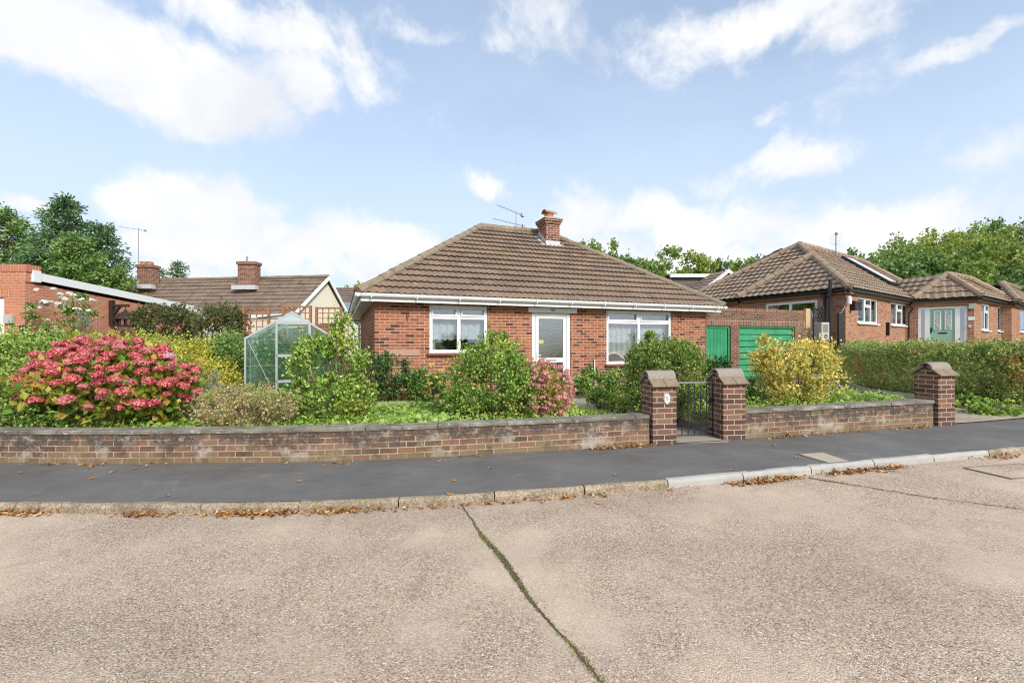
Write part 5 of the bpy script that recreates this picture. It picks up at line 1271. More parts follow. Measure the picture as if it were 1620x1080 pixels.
# far houses
def solar_house():
    r = root('solar_panel_house', 'distant house with solar panels seen between cream gable and bungalow', 'house', (0, 0, 0)); Y = 38
    a, b = at(520, 455, Y+3), at(600, 455, Y+3); c, d = at(605, 505, Y-1.5), at(515, 505, Y-1.5); t = MB(); hip_plane(t, d, c, a, b, step=.4, amp=.01); t.build('roof', M['tile_c'], r)
    MB().box(d.x+.3, Y-1, -.3, c.x-.3, Y+6, c.z+.1).build('wall', M['cream'], r)
    up = (a-d); up = Vector((0, up.y, up.z)).normalized(); n = Vector((0, -up.z, up.y)); m = MB()
    for i in range(4): m.obox(d+Vector((1.0+1.12*i, 0, 0))+up*1.5+n*.08+Vector((.3, 0, 0)), (.52, 0, 0), up*1.1, n*.03)
    m.build('solar_panels', M['solar'], r)
solar_house()
def dormer_house():
    r = root('dormer_house', 'distant house with dark clad flat dormer and white edged gable behind the garage', 'house', (0, 0, 0)); Y = 27
    ap = at(1152, 428, Y); el = at(1085, 480, Y); er = at(1215, 480, Y)
    w = MB(); w.poly([Vector((el.x, Y, .5)), Vector((er.x, Y, .5)), er, ap, el]); w.build('wall', M['cladding'], r)
    b = MB(); 
    for e in (el, er): b.obox((ap+e)/2+Vector((0, -.05, -.02)), (ap-e)/2, (0, .05, 0), (0, 0, .12))
    b.build('bargeboard', M['paint_white'], r)
    t = MB(); bk = Vector((-2.6, 7, 0)); hip_plane(t, el+bk, el+Vector((0, -.1, 0)), ap+bk, ap+Vector((0, -.1, 0)), step=.3, amp=.02, thick=.04); hip_plane(t, er, er+bk, ap, ap+bk, step=.3, amp=.02, thick=.04); t.build('roof', M['tile_b'], r)
    a0 = at(1061, 434, Y+1.5); a1 = at(1140, 434, Y+1.5); a2 = at(1042, 444, Y+5)
    d = MB(); zt = a0.z; 
    for i in range(9): d.box(a0.x+.05, a0.y-.03*(i % 2), zt-.25-.2*(i+1), a1.x, a0.y+.3, zt-.25-.2*i-.01)
    d.quad((a2.x, a2.y, zt-2.2), (a0.x+.05, a0.y, zt-2.2), (a0.x+.05, a0.y, zt-.2), (a2.x, a2.y, zt-.2)); do = d.build('dormer', M['cladding'], r)
    MB().box(a0.x-.1, a0.y-.25, zt-.22, a1.x, a0.y-.1, zt).build('dormer_fascia', M['paint_white'], do); MB().poly([(a0.x-.1, a0.y-.25, zt), (a1.x, a0.y-.25, zt), (a1.x, a2.y, zt+.04), (a2.x, a2.y, zt+.04)]).build('dormer_roof', M['solar'], do)
    MB().box(at(1135, 0, Y).x, Y-.03, at(0, 447, Y).z-.3, at(1146, 0, Y).x, Y+.1, at(0, 447, Y).z).build('window', M['upvc'], r)
dormer_house()

# ------------------------------------------------------------------ greenhouse, trellis, side wall
def greenhouse():
    Y = 8.9; x0 = at(388, 0, Y).x; W_ = 1.69; h0, h1 = 1.54, 2.085; L_ = 2.2; base = gz(x0+1, Y)
    g = root('greenhouse', 'aluminium framed greenhouse with green tinged glass and sliding door', 'greenhouse', (x0, Y, 0), TH); mx = W_/2; b0 = base-.05
    f = MB(); t_ = .035
    for yy in (0, L_):
        for x in (0, W_): f.bar((x, yy, b0), (x, yy, h0), t_, t_)
        f.bar((0, yy, b0+.03), (W_, yy, b0+.03), t_, t_); f.bar((0, yy, h0), (mx, yy, h1), t_, t_*1.2); f.bar((W_, yy, h0), (mx, yy, h1), t_, t_*1.2)
        f.bar((0.55, yy, b0), (0.55, yy, h0+.35), .03, .03); f.bar((W_-.5, yy, b0), (W_-.5, yy, h0+.32), .03, .03)
    for x in (0, W_): f.bar((x, 0, h0), (x, L_, h0), .05, .05); f.bar((x, 0, b0+.03), (x, L_, b0+.03), t_, t_)
    f.bar((mx, 0, h1), (mx, L_, h1), .04, .05)
    for i in range(1, 4):
        y = L_*i/4; f.bar((0, y, h0), (mx, y, h1), .02, .025); f.bar((W_, y, h0), (mx, y, h1), .02, .025); f.bar((0, y, b0), (0, y, h0), .02, .02); f.bar((W_, y, b0), (W_, y, h0), .02, .02)
    f.build('frame', M['alu'], g)
    MB().bar((.05, .0, h0-.05), (.54, .0, b0+.25), .02, .012).build('brace', M['alu'], g)
    gl = MB(); ap = (mx, 0, h1)
    gl.quad((0, 0, b0), (.55, 0, b0), (.55, 0, h0+.353), (0, 0, h0)); gl.quad((W_-.5, 0, b0), (W_, 0, b0), (W_, 0, h0), (W_-.5, 0, h0+.32))
    for x in (0, W_): gl.quad((x, 0, b0), (x, L_, b0), (x, L_, h0), (x, 0, h0)); gl.quad((x, 0, h0), (x, L_, h0), (mx, L_, h1), (mx, 0, h1))
    gl.poly([(0, L_, b0), (W_, L_, b0), (W_, L_, h0), (mx, L_, h1), (0, L_, h0)]); gl.build('pane', M['glass_gh'], g)
    for z in (h0-.55, h0-.02, h0-1.0): MB().bar((.02, -.008, z), (.54, -.008, z), .008, .006).build('glazing_bar', M['alu'], g)
    MB().poly([(.6, -.012, h0+.37), (W_-.6, -.012, h0+.37), (mx, -.012, h1-.02)]).build('gable_panel', M['alu_pale'], g)
    d = MB(); xa, xb = .555, W_-.5; zt = h0+.335
    d.bar((xa, -.04, zt), (xb, -.04, zt), .03, .075); d.bar((xa+.015, -.05, b0+.02), (xa+.015, -.05, zt), .03, .03); d.bar((xb-.015, -.05, b0+.02), (xb-.015, -.05, zt), .03, .03)
    for z in (h0-.35, h0-.88, b0+.1): d.bar((xa, -.05, z), (xb, -.05, z), .03, .055)
    do = d.build('door', M['alu'], g); MB().quad((xa, -.045, b0), (xb, -.045, b0), (xb, -.045, zt), (xa, -.045, zt)).build('pane', M['glass_gh'], do)
    v = MB(); v.quad((.12, .5, h0+.45), (.12, 1.1, h0+.45), (.8, 1.1, h1-.0), (.8, .5, h1-.0)); v.bar((.12, .5, h0+.45), (.12, 1.1, h0+.45), .025, .025); v.bar((.1, .55, h0+.1), (.1, .55, h0+.4), .02, .02); v.build('roof_vent', M['alu'], g)
    # plants inside
    P, A, B, s, e = shoots([((.5, .9, .9), (.42, .7, .65)), ((1.15, 1.1, .85), (.42, .7, .6)), ((.5, .6, 1.35), (.4, .4, .35))], 800, 9, .07, up=.6)
    r2 = root('tomato_plant', 'leafy green plants growing inside the greenhouse', 'plants', (x0, Y, 0), TH); leaf_mesh('foliage', P, A, B, L['green'], r2); stems('stems', np.stack([s[:20, 0], s[:20, 1], np.full(20, .3)], 1), e[:20], .008, M['twig'], r2)
M['alu_pale'] = plain('polycarbonate_panel', (.42, .48, .48), .4, .08)
greenhouse()
def trellis(x0, x1, y0, y1, Y, label):
    a, b = at(x0, y1, Y), at(x1, y0, Y); r = root('trellis', label, 'trellis', a, .0, 'orange wooden trellis panels'); w, h = b.x-a.x, b.z-a.z; m = MB()
    n = max(3, round(w/.17)); k = max(3, round(h/.17))
    for i in range(1, n): m.box(w*i/n-.012, 0, 0, w*i/n+.012, .02, h)
    for j in range(1, k): m.box(0, -.018, h*j/k-.012, w, .0, h*j/k+.012)
    m.build('lattice', M['wood_orange'], r)
    f = MB(); f.box(-.04, -.03, -.9, .03, .03, h+.03); f.box(w-.03, -.03, -.9, w+.04, .03, h+.03); f.box(.03, -.03, h-.03, w-.03, .03, h+.02); f.box(.03, -.03, -.03, w-.03, .03, .02); f.build('frame', M['wood_orange'], r)
trellis(386, 425, 487, 527, 13.2, 'orange trellis panel at the edge of the dark clipped hedge'); trellis(449, 491, 485, 514, 13.0, 'orange trellis panel behind the greenhouse apex'); trellis(501, 539, 487, 528, 13.4, 'orange trellis panel against the cream gable wall')
def side_wall():
    r = root('side_wall', 'curved topped brick wall closing the gap beside the bungalow', 'wall', (-6.6, 15.3, 0), TH)
    w = MB(); pts = [(-1.6, 0, 0), (.5, 0, 0), (.5, 0, 1.9)]+[(.5-1.0*(1-math.cos(k*.26)), 0, 1.9+.22*math.sin(k*.52)) for k in range(1, 6)]+[(-1.6, 0, 1.85)]
    w.poly(pts); w.poly([(x, .22, z) for x, _, z in pts][::-1])
    for a, b in zip(pts, pts[1:]+pts[:1]): w.quad(a, (a[0], .22, a[2]), (b[0], .22, b[2]), b)
    w.build('brickwork', M['brick_brown'], r)
    MB().box(-.35, -.05, .1, .25, -.01, 1.0).build('panel', M['paint_white'], r)
side_wall()

# ------------------------------------------------------------------ planting
def heads(parent, pts, meshes, size=(.68, 1.15), name='flower_head'):
    for i, p in enumerate(pts):
        o = bpy.data.objects.new(name, meshes[i % len(meshes)]); C.objects.link(o); o.parent = parent; o.location = p
        s_ = random.uniform(*size); o.scale = (s_, s_, s_*.9); o.rotation_euler = (random.uniform(-.5, .2), random.uniform(-.3, .3), random.uniform(0, 6.3))
def head_mesh(name, r, n, petal, mat, flat=.75):
    D = rand_dirs(n); D[:, 2] = np.where(D[:, 2] < -.35, -D[:, 2], D[:, 2]); P = D*np.array([r, r, r*flat])*rng.uniform(.82, 1.05, (n, 1))
    T = unit(np.cross(D, rng.normal(size=(n, 3)))); A = unit(T+D*.35)*petal; B = unit(np.cross(A, D))*petal*.5
    o = leaf_mesh(name, P-A*.5, A, B, mat, fold=.3, shape=6); me = o.data; bpy.data.objects.remove(o); return me

hg, hd = shrub('hydrangea', 'large red flowered hydrangea bush behind the low brick wall', 'hydrangea', [(182, 612, 6.75, 112, 58, .8), (112, 622, 6.7, 50, 40, .55), (252, 620, 6.8, 50, 46, .6), (170, 592, 6.9, 98, 46, .7)], 1100, 7, .11, L['hyd'], stem_n=26, up=.3, width=.40, over=1.14)
def hyd_heads():
    b = hd[5]; lobes = [lob(182, 612, 6.75, 112, 62, .82), lob(112, 622, 6.7, 50, 42, .58), lob(252, 620, 6.8, 54, 50, .62), lob(170, 590, 6.9, 100, 50, .72)]
    pts = []; tries = 0
    while len(pts) < 132 and tries < 14000:
        tries += 1; l = random.choices(lobes, [3, 1.3, 1.5, 2.5])[0]; d = unit(rng.normal(size=3))
        if d[1] > .35 or d[2] < -.55: continue
        q = np.array(l[0])+d*np.array(l[1])*random.uniform(.86, 1.12)
        if any((((q-np.array(m[0]))/np.array(m[1]))**2).sum() < .75 for m in lobes if m is not l): continue
        if q[2] < .55 or q[1] < float(np.interp(q[0], WX, WY))+.3: continue
        if any(np.linalg.norm(q-p) < .128 for p in pts): continue
        # gaps where leaves show
        if q[2] < .85 and random.random() < .6: continue
        pts.append(q)
    ms = [head_mesh('flower_head', .092, 230, .028, L['red'] if i % 3 != 2 else L['pink'], .85) for i in range(9)]
    random.shuffle(ms)
    pts.sort(key=lambda q: q[1]-.15*q[2])
    heads(hg, [tuple(q-b) for q in pts[:98]], ms)
    vs = []
    for q in pts[98:]:
        m_ = random.choice(ms); co = np.zeros(len(m_.vertices)*3); m_.vertices.foreach_get('co', co); vs.append(co.reshape(-1, 3)*random.uniform(.8, 1.1)+(q-b))
    if vs:
        V = np.vstack(vs); me = bpy.data.meshes.new('flower_heads'); me.from_pydata(V, [], np.arange(len(V)).reshape(-1, 6)); me.materials.append(L['red'])
        o = bpy.data.objects.new('flower_heads', me); C.objects.link(o); o.parent = hg; o['kind'] = 'stuff'
    P, A, B, s, e = shoots([(np.array(l[0])-b, l[1]) for l in lobes], 90, 6, .115, up=.5, over=1.12, inner=.7, width=.42); k = P[:, 2] > .35
    leaf_mesh('foliage', P[k], A[k], B[k], L['hyd_y'], hg, shape=6)
    heads(hg, [tuple(at(268, 563, 6.3)-Vector(b))], [head_mesh('flower_head', .08, 120, .03, L['mauve'])])
hyd_heads()

shrub('green_hedge', 'rounded green hedge at the far left behind the red hydrangea', 'hedge', [(-90, 590, 9.0, 120, 66, .9), (20, 585, 9.0, 90, 66, .9), (110, 583, 9.3, 90, 58, .9), (-10, 630, 8.3, 100, 45, .7)], 5200, 9, .055, L['hedge'], sprigs=140, slen=.16)
shrub('golden_hedge', 'yellow green hedge behind the red hydrangea and below the bird feeder', 'hedge', [(215, 583, 10.0, 95, 58, .8), (300, 588, 9.9, 62, 52, .7), (335, 612, 9.4, 38, 45, .6), (170, 590, 9.8, 60, 55, .7)], 4200, 9, .055, L['yellow'], up=.9, sprigs=140, slen=.16)
shrub('grey_shrub', 'small grey green shrub between the hydrangea and the greenhouse', 'shrub', [(312, 618, 8.4, 42, 38, .5), (345, 640, 8.0, 38, 28, .45)], 420, 9, .04, L['grey'])
shrub('juniper', 'dark green feathery conifer shrub beside the greenhouse', 'conifer', [(368, 575, 10.2, 33, 54, .6), (362, 560, 10.3, 28, 34, .5)], 1500, 9, .05, L['conifer_l'], droop=.3)
shrub('photinia', 'dark clipped evergreen with reddish tips against the salmon brick wall', 'shrub', [(262, 525, 14, 44, 42, .7), (240, 505, 14.2, 25, 26, .5), (290, 515, 14, 25, 30, .6)], 900, 8, .085, L['darkred'], sprigs=50, slen=.2)
shrub('laurel', 'dark clipped evergreen beside the orange trellis', 'shrub', [(350, 525, 13.2, 40, 44, .7), (335, 510, 13.3, 26, 27, .5), (372, 515, 13.2, 22, 28, .5)], 850, 8, .075, L['darkred'], sprigs=50, slen=.2)
def climber():
    r, d = shrub('climbing_rose', 'climbing rose with white blooms on the end of the salmon brick garage', 'rose', [(110, 492, 12.6, 34, 22, .3), (62, 490, 12.3, 22, 14, .2), (95, 515, 12.5, 30, 18, .3), (125, 470, 12.8, 16, 12, .2)], 230, 8, .07, L['green'], stem_n=26, over=1.4)
    me = [head_mesh('bloom', .085, 30, .07, L['white'], .6) for _ in range(3)]; b = Vector(d[5])
    pts = [(57, 458), (85, 457), (46, 489), (61, 487), (70, 478), (75, 481), (95, 466), (99, 471), (92, 480), (93, 485), (101, 482), (110, 464), (117, 467), (123, 475), (129, 474), (119, 488), (125, 490), (141, 491), (147, 475), (75, 506), (104, 473), (66, 480), (79, 479)]
    heads(r, [tuple(at(x, y, 12.15+random.random()*.25)-b) for x, y in pts], me, name='bloom')
climber()
shrub('shrub_rose', 'sparse grey stemmed shrub rising in front of the white climbing rose', 'shrub', [(115, 520, 10.6, 38, 34, .4), (95, 505, 10.6, 12, 20, .2), (130, 500, 10.7, 10, 22, .2)], 60, 9, .045, L['grey'], over=1.3, up=1.4)
shrub('tall_shrub', 'tall airy bright green shrub in front of the greenhouse', 'shrub', [(498, 572, 7.3, 38, 46, .45), (550, 580, 7.4, 34, 56, .45), (512, 632, 7.1, 58, 34, .5), (560, 630, 7.2, 34, 34, .45), (538, 520, 7.5, 12, 26, .15)], 1000, 8, .062, L['bright'], stem_n=30, over=1.18, up=.8, sprigs=50, slen=.28)
shrub('sedum_patch', 'low russet and straw coloured sedum patch behind the long wall', 'flower bed plant', [(385, 650, 6.35, 75, 30, .4), (355, 640, 6.7, 50, 28, .4), (430, 645, 6.5, 40, 24, .35), (400, 628, 7.0, 30, 22, .3)], 900, 9, .036, L['sedum'], up=1.2, sprigs=160, slen=.14)
shrub('rose_bush', 'dark leaved rose bush at the corner of the bungalow', 'rose', [(622, 596, 9.3, 30, 36, .4), (605, 575, 9.4, 16, 22, .25), (645, 612, 9.2, 24, 24, .3)], 420, 8, .06, L['dark'], stem_n=24, over=1.2, sprigs=16, slen=.25)
def yrose():
    r, d = shrub('yellow_rose', 'rose bush with yellow blooms under the bungalow window', 'rose', [(682, 615, 9.1, 34, 24, .35), (665, 608, 9.2, 28, 22, .3), (705, 605, 9.2, 20, 24, .3)], 420, 8, .055, L['green'], over=1.25)
    b = Vector(d[5]); heads(r, [tuple(at(x, y, 8.6)-b) for x, y in ((698, 586), (675, 594), (690, 597), (681, 607), (697, 605), (692, 626), (683, 578), (719, 581))], [head_mesh('bloom', .05, 26, .045, L['yel'], .8)], name='bloom')
yrose()
shrub('big_shrub', 'big rounded green shrub in the middle of the front garden', 'shrub', [(780, 600, 7.3, 66, 52, .6), (786, 572, 7.4, 46, 40, .45), (790, 545, 7.5, 16, 24, .2), (742, 630, 7.2, 32, 24, .4), (822, 620, 7.1, 30, 34, .4)], 2300, 9, .048, L['bright'], over=1.2, up=.8, clump=7, spread=.15, sprigs=70, slen=.26)
def spirea():
    r, d = shrub('pink_shrub', 'pink and red flowering shrub beside the front door', 'shrub', [(868, 618, 7.25, 32, 36, .4), (850, 600, 7.35, 26, 30, .3)], 700, 8, .045, L['spirea_leaf'], clump=3)
    b = Vector(d[5]); lobes = [lob(868, 618, 7.2, 37, 41, .43), lob(852, 598, 7.3, 26, 30, .33)]; pts = []
    ti = 0
    while len(pts) < 98 and ti < 9000:
        ti += 1; l = lobes[0 if random.random() < .7 else 1]; q = unit(rng.normal(size=3))
        if q[1] > .4: continue
        p_ = np.array(l[0])+q*np.array(l[1])*random.uniform(.92, 1.1)
        if any(np.linalg.norm(p_-k) < .058 for k in pts): continue
        pts.append(p_)
    heads(r, [tuple(Vector(p_)-b) for p_ in pts], [head_mesh('flower_cluster', .066, 130, .020, L['spirea'], .85) for _ in range(4)], name='flower_cluster')
spirea()
shrub('low_shrub', 'low dark green leafy shrub against the bungalow wall by the path', 'shrub', [(945, 608, 10.6, 36, 22, .4), (985, 605, 10.9, 34, 26, .4), (920, 612, 10.4, 20, 16, .3), (930, 595, 10.8, 14, 18, .25)], 620, 8, .062, L['dark'] if False else L['green'])
shrub('clump_plant', 'fresh green clump beside the curved path', 'plant', [(950, 632, 9.0, 22, 12, .3), (975, 640, 8.6, 24, 12, .3)], 220, 8, .06, L['bright'])
L['clip'] = leaf_mat('leaf_clipped', [(.05, .10, .02), (.12, .20, .035), (.24, .33, .07), (.40, .46, .15)], patch=[((.30, .15, .05), 1.0, .6, .68, .7)])
shrub('clipped_bush', 'tall clipped oval bush behind the gate pillar', 'bush', [(1052, 588, 7.7, 62, 54, .5), (1042, 628, 7.6, 50, 34, .45), (1028, 540, 7.6, 7, 18, .1)], 3600, 9, .040, L['clip'], over=1.03, up=.3, sq=.72, clump=5, sprigs=120, slen=.07)
shrub('camellia', 'dark glossy leaved shrub in front of the green side door', 'shrub', [(1135, 600, 9.6, 26, 32, .4), (1125, 620, 9.2, 24, 22, .35)], 330, 8, .085, L['dark'])
shrub('under_shrub', 'dark leaved undergrowth shrub seen through the iron gate', 'shrub', [(1100, 640, 8.4, 34, 26, .35), (1180, 618, 9.0, 22, 22, .35)], 380, 8, .05, L['green'])
shrub('yellow_shrub', 'pale yellow airy shrub behind the shorter wall', 'shrub', [(1262, 590, 8.5, 60, 44, .6), (1235, 570, 8.6, 38, 34, .4), (1290, 575, 8.6, 38, 36, .5), (1213, 556, 8.6, 12, 26, .2), (1255, 625, 8.3, 48, 20, .4)], 1250, 8, .058, L['gold'], over=1.15, up=.7, stem_n=36, sprigs=70, slen=.2)
def right_hedge():
    pl = catmull([(12.6, 9.3), (10.6, 8.65), (9.95, 8.85), (9.65, 9.9), (9.45, 11.2), (10.1, 13)], 6); lobes = []
    for i in range(0, len(pl), 2): lobes.append(((pl[i][0], pl[i][1], .78), (.58, .6, .74+.04*math.sin(i))))
    shrub('mixed_hedge', 'long mixed green and rusty hedge beside the block driveway', 'hedge', lobes, 9000, 9, .048, L['mixed'], over=1.06, up=.6, stem_n=40, sq=.8, clump=7, sprigs=220, slen=.12)
right_hedge()
shrub('fern_clump', 'bright green fern clump at the hedge foot by the driveway pillar', 'fern', [(1575, 648, 8.15, 40, 14, .3), (1535, 640, 8.8, 22, 12, .3)], 300, 8, .07, L['bright'], up=.8)
shrub('weedy_clump', 'tangled pale green weeds spilling over the far left of the long wall', 'weeds', [(45, 655, 6.3, 70, 22, .3), (90, 640, 6.4, 40, 26, .3), (-30, 650, 6.2, 60, 26, .3)], 600, 9, .045, L['green'], up=.6)

def ground_cover():
    n = 0
    def scatter(N, xr, yr, cond=None):
        x = rng.uniform(*xr, N*2); y = rng.uniform(*yr, N*2); wy = np.interp(x, WX, WY); k = (y > wy+.2)
        k &= np.array([dist_poly(a, b, PATH) > .55 and not in_poly(a, b, DRIVE) for a, b in zip(x, y)]); x, y = x[k][:N], y[k][:N]
        return np.stack([x, y, np.array([gz(a, b) for a, b in zip(x, y)])], 1)
    # round leaved trailing plants
    P = np.vstack([scatter(2600, (-3.2, 1.2), (5.7, 8.6)), scatter(2200, (3.3, 7.9), (6.7, 10.5)), scatter(500, (-6.5, -3), (5.8, 6.6))])
    hmod = .5+.5*np.sin(P[:, 0]*2.1+1)*np.sin(P[:, 1]*2.7); keep = rng.random(len(P)) < .35+.65*hmod; P = P[keep]; hmod = hmod[keep]
    P[:, 2] += rng.uniform(.01, .12, len(P))+.13*hmod*rng.random(len(P)); N = len(P)
    nrm = unit(rng.normal(size=(N, 3))*.35+np.array([0, -.35, 1])); A = unit(np.cross(nrm, rng.normal(size=(N, 3))))*rng.uniform(.03, .09, (N, 1)); B = unit(np.cross(nrm, A))*np.linalg.norm(A, axis=1, keepdims=True)*.5
    tag(leaf_mesh('ground_cover', P-A*.5, A, B, L['cover'], fold=.15, shape=8), 'round leaved pale green ground cover filling the garden beds behind the low walls', 'ground cover', kind='stuff')
    P = np.vstack([scatter(16000, (-3.4, 2.4), (5.8, 9.2)), scatter(9000, (2.9, 8.2), (6.5, 10.5)), scatter(7000, (-7, -3), (5.8, 8)), scatter(5000, (-3, 5), (8.5, 12.5))])
    N = len(P); h = rng.uniform(.04, .15, (N, 1)); A = unit(rng.normal(size=(N, 3))*.35+np.array([0, 0, 1]))*h; B = unit(np.cross(A, rng.normal(size=(N, 3))))*.006
    tag(leaf_mesh('grass', P, A, B, L['grass'], fold=.1), 'rough grass and fine weeds between the garden plants', 'grass', kind='stuff')
    # small leafy weeds
    P = np.vstack([scatter(2600, (-3.4, 2.2), (5.75, 7.2)), scatter(4200, (3.3, 7.9), (6.7, 10.5)), scatter(900, (-6.8, -3.2), (5.8, 6.6)), scatter(900, (-3, 3), (9.2, 11))])
    P[:, 2] += rng.uniform(.02, .17, len(P)); N = len(P); A = unit(rng.normal(size=(N, 3))+np.array([0, 0, .4]))*rng.uniform(.025, .06, (N, 1)); B = unit(np.cross(A, rng.normal(size=(N, 3))))*np.linalg.norm(A, axis=1, keepdims=True)*.33
    tag(leaf_mesh('weeds', P, A, B, L['bright'], fold=.3), 'small leafy weeds scattered through the front beds', 'weeds', kind='stuff')
ground_cover()

# ------------------------------------------------------------------ trees
def trunk_mb(mb, h, r, limbs, tips):
    mb.tube([(0, 0, -.3), (.05*h*.1, 0, h*.35), (0, .02*h, h*.7)], [r*1.2, r, r*.6], 8)
    for tpt in tips:
        s_ = Vector((0, 0, h*random.uniform(.3, .65))); e = Vector(tpt); m_ = (s_+e)/2+Vector((0, 0, -.05*h)); mb.tube([s_, m_, e], [r*.45, r*.28, r*.08], 5)
def broadleaf(name, label, X, Y, top, rad, mat, K=420, per=9, leaf=.35, group='trees beyond the houses', seed=0, base=None):
    b = base if base is not None else gz(X, Y); H = top-b; r = root(name, label, 'tree', (X, Y, b), group=group)
    lr = random.Random(seed+int(X*7)); lobes = []; tips = []
    for i in range(9):
        th = i*2.4+lr.random(); rr = rad*(.25+.4*lr.random()); z = H*(.42+.42*lr.random()); c = (rr*math.cos(th), rr*math.sin(th), z); s_ = rad*lr.uniform(.38, .58); lobes.append((c, (s_, s_, s_*.8))); tips.append(c)
    lobes.append(((0, 0, H-rad*.5), (rad*.5, rad*.5, rad*.5))); lobes.append(((0, 0, H*.6), (rad*.75, rad*.75, H*.3)))
    P, A, B, s, e = shoots(lobes, K, per, leaf, up=.4, over=1.1, width=.42, clump=7, spread=.14)
    k = P[:, 2] > H*.12; leaf_mesh('crown', P[k], A[k], B[k], mat, r); mb = MB(); trunk_mb(mb, H, rad*.07+.08, 0, tips); mb.build('trunk', M['bark'], r); return r
def conifer(name, label, X, Y, top, rad, mat, n=46, leaf=.32, group='conifers beyond the long roof', lean=0.0, full=1.0, base=None):
    b = base if base is not None else gz(X, Y); H = top-b; r = root(name, label, 'tree', (X, Y, b), group=group); mb = MB(); mb.tube([(0, 0, -.3), (lean*.4, 0, H*.5), (lean, 0, H)], [rad*.07+.05, rad*.045+.03, .02], 8)
    P = []; D = []
    for i in range(n):
        f = (i+.5)/n; z = H*(.12+.86*f**.9); L_ = rad*(1-f)**.8*random.uniform(.55, 1.2)+.3; 
        for k in range(3):
            th = i*2.4+k*2.1+random.random()*.6; d = np.array([math.cos(th), math.sin(th), random.uniform(.05, .4)-.1*full]); m = int(9+L_*12)
            s_ = np.array([lean*f, 0, z]); e = s_+d*L_; mb.tube([Vector(s_), Vector((s_+e)/2+np.array([0, 0, -.06*L_])), Vector(e)], [.03+.01*L_, .025, .008], 4, cap=False)
            t = rng.random((m, 1))**.65; q = s_+(e-s_)*t+rng.normal(size=(m, 3))*np.array([.09, .09, .05])*L_**.7; q[:, 2] -= .10*L_*(t[:, 0]**2)
            P.append(q); D.append(np.repeat(d[None], m, 0))
    P = np.vstack(P); D = np.vstack(D); N = len(P); reps = 3
    P = np.repeat(P, reps, 0)+rng.normal(size=(N*reps, 3))*leaf*.45; D = np.repeat(D, reps, 0); N = len(P)
    A = unit(D*.8+rng.normal(size=(N, 3))*.55+np.array([0, 0, -.12]))*leaf*rng.uniform(.5, 1.2, (N, 1)); B = unit(np.cross(A, rng.normal(size=(N, 3))+np.array([0, 0, 1.])))*leaf*.17
    leaf_mesh('crown', P, A, B, mat, r); mb.build('trunk', M['bark'], r)
def zt(y, Y): return EYE+(540-y)/F*Y
def wx(x, Y): return (x-810)/F*Y
conifer('pine_tree', 'tallest dark conifer behind the salmon brick garage', wx(98, 27), 27, zt(308, 27), 3.2, L['conifer'], 46, .30, lean=.2)
conifer('pine_tree', 'conifer at the far left edge with drooping branch tips', wx(10, 28), 28, zt(328, 28), 3.6, L['conifer_l'], 40, .30)
conifer('pine_tree', 'conifer shouldering the right side of the tallest one', wx(160, 27.5), 27.5, zt(352, 27.5), 2.3, L['conifer'], 36, .28)
conifer('pine_tree', 'lighter green full conifer in front of the dark conifers', wx(120, 24.5), 24.5, zt(372, 24.5), 2.6, L['conifer_l'], 44, .27)
conifer('pine_tree', 'low spreading conifer next to the end of the long roof', wx(60, 24), 24, zt(392, 24), 2.6, L['conifer'], 34, .27)
conifer('pine_tree', 'small conifer just above the gable roof between the chimneys', wx(281, 38), 38, zt(412, 38), 1.9, L['conifer'], 24, .26)
conifer('pine_tree', 'tiny conifer tip next to the lichened chimney', wx(252, 40), 40, zt(424, 40), 1.3, L['conifer'], 18, .26)
conifer('pine_tree', 'low dark conifer filling the gap beyond the long roof end', wx(185, 26), 26, zt(425, 26), 1.8, L['conifer_l'], 26, .26)
for i, (x, yt, Y, rad, m, lab) in enumerate([
        (930, 379, 48, 2.6, 'tree', 'tree top peeping over the hip of the bungalow nearest its chimney'), (968, 384, 46, 3.0, 'tree', 'rounded tree beside the thin bare branched one'),
        (990, 402, 44, 2.4, 'tree_d', 'small dark tree just above the bungalow hip line'), (1058, 393, 46, 2.9, 'tree', 'full green tree above the flat dormer'),
        (1098, 402, 48, 2.3, 'tree_y', 'olive tree beside the full green tree above the dormer'), (1145, 411, 52, 2.4, 'tree_d', 'dark tree behind the white edged gable'),
        (1178, 407, 50, 2.4, 'tree', 'green tree behind the roof slope of the orange brick bungalow'), (1205, 405, 50, 2.2, 'tree_y', 'pale tree touching the orange brick bungalow ridge'),
        (1120, 417, 56, 3.2, 'tree_y', 'low olive tree filling behind the dormer'), (1015, 412, 52, 2.8, 'tree_y', 'low pale tree between the bungalow hip and the full green tree'), (567, 457, 44, 2.6, 'tree_y', 'small tree between the cream gable and the bungalow eaves'), (545, 462, 46, 2.2, 'tree', 'tree behind the apex end of the cream gable'),
        (595, 462, 44, 2.2, 'tree', 'tree touching the bungalow left eaves corner'),
        (1340, 395, 46, 2.6, 'tree_d', 'dark tree behind the aerial of the orange brick bungalow'), (1300, 402, 47, 2.2, 'tree_d', 'low dark tree behind the apex of the orange brick bungalow')]):
    broadleaf('broadleaf_tree', lab, wx(x, Y), Y, zt(yt-3, Y), rad*1.2, L[m], 900, 9, .28, seed=i)
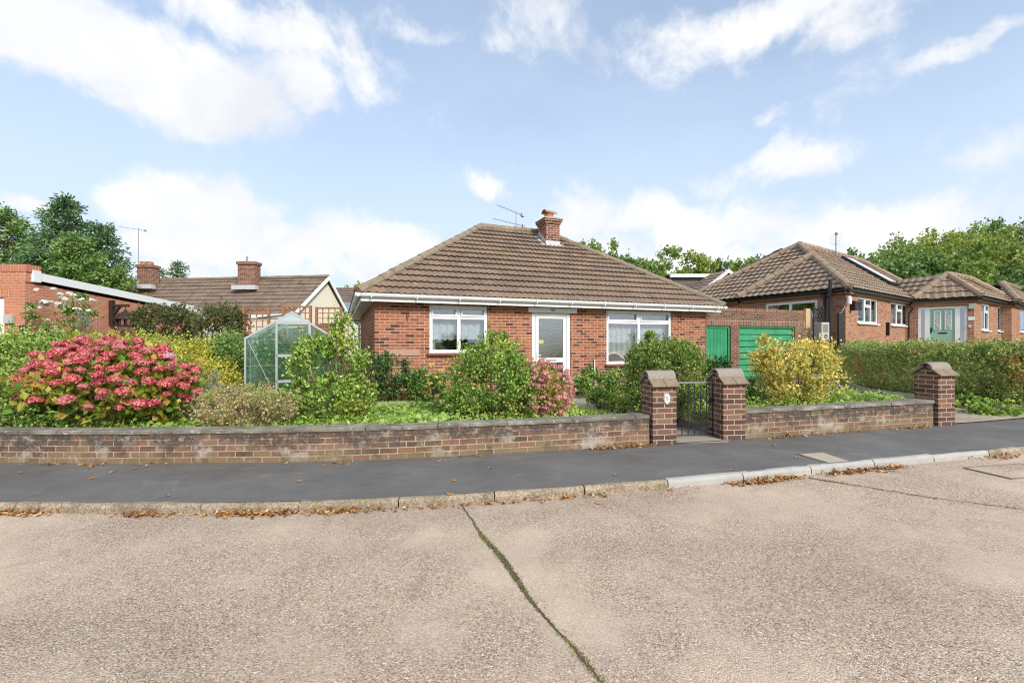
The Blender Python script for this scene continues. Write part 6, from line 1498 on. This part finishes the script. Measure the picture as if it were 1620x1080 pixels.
hill = [(1385, 398, 40, 3.0, 'tree'), (1430, 372, 46, 4.2, 'tree'), (1475, 362, 50, 4.4, 'tree_y'), (1420, 415, 36, 2.8, 'tree_d'), (1520, 368, 44, 3.8, 'tree_y'), (1465, 400, 38, 3.2, 'tree_d'),
        (1560, 352, 50, 4.6, 'tree'), (1545, 385, 37, 3.3, 'tree'), (1600, 372, 36, 3.6, 'tree_y'), (1625, 340, 48, 4.8, 'tree'), (1660, 360, 42, 4.4, 'tree_d'), (1505, 410, 34, 2.6, 'tree'), (1590, 415, 34, 2.8, 'tree_d'), (1580, 348, 56, 3.0, 'tree_d'), (1720, 340, 46, 5, 'tree'), (1450, 440, 32, 2.2, 'tree_d'), (1640, 420, 35, 3.2, 'tree_d'), (1550, 430, 33, 2.6, 'tree_d'), (1500, 435, 32, 2.2, 'tree_d')]
hl = ['first tree of the wooded slope, at its low end above the skylight', 'tall green tree on the crest above the skylight', 'yellow green tree on the crest left of the mid dip', 'dark tree low down right behind the skylight', 'olive tree in the middle of the wooded slope',
      'dark tree between the skylight and the porch apex', 'big green tree on the crest above the mint door', 'round green tree above the porch roof apex', 'olive tree above the second roof hip at the far end', 'highest green tree at the edge of the wooded slope',
      'dark tree cut by the edge beside the highest tree', 'small green tree just behind the porch apex', 'dark low tree behind the last roof hip', 'spiky dark tree top poking over the crest', 'tree beyond the edge of the wooded slope',
      'low dark tree in the valley of the two roofs', 'dark low tree at the edge above the last roof', 'shadowy tree close above the far roof hip', 'little dark tree peeping left of the porch apex']
for i, ((x, yt, Y, rad, m), lab) in enumerate(zip(hill, hl)):
    broadleaf('broadleaf_tree', lab, wx(x, Y), Y, zt(yt, Y), rad*1.08, L[m], 1500, 9, .27, group='trees of the wooded slope', seed=40+i)

# planting on the far side of the road, seen mirrored in the window glass
conifer('pine_tree', 'small conifer across the road mirrored in the front door glass', 31.5, -16, 4.1, 1.6, L['conifer'], 26, .22, group='trees across the road', base=0)
for (X_, Y_, top_, rad_, lb) in ((27, -17, 2.4, 1.8, 'low tree beside the conifer across the road'), (36.5, -17, 2.6, 2.0, 'low tree on the far side of the conifer across the road'), (19, -18.5, 2.3, 1.5, 'round tree across the road mirrored low in the smaller window'),
                                (47, -13, 3.2, 2.8, 'wide tree across the road mirrored in the larger window'), (12, -20, 1.9, 1.5, 'small round tree at the near end across the road')):
    broadleaf('broadleaf_tree', lb, X_, Y_, top_, rad_, L['tree_d'], 380, 9, .22, group='trees across the road', seed=90, base=-.4)
for (X_, Y_, rad_, top_, lb) in ((62, 38, 4.4, 13, 'tree continuing the wooded slope past the last roof'), (66, 30, 4.2, 11, 'outer tree of the wooded slope beyond the picture edge'), (72, 44, 4.8, 14, 'farthest tree along the wooded slope'), (58, 47, 4.6, 14.5, 'tree deep in the wooded slope behind the last roof'), (70, 22, 3.8, 9, 'last low tree at the end of the wooded slope')):
    broadleaf('broadleaf_tree', lb, X_, Y_, top_, rad_, L['tree'], 900, 9, .3, group='trees of the wooded slope', seed=120)
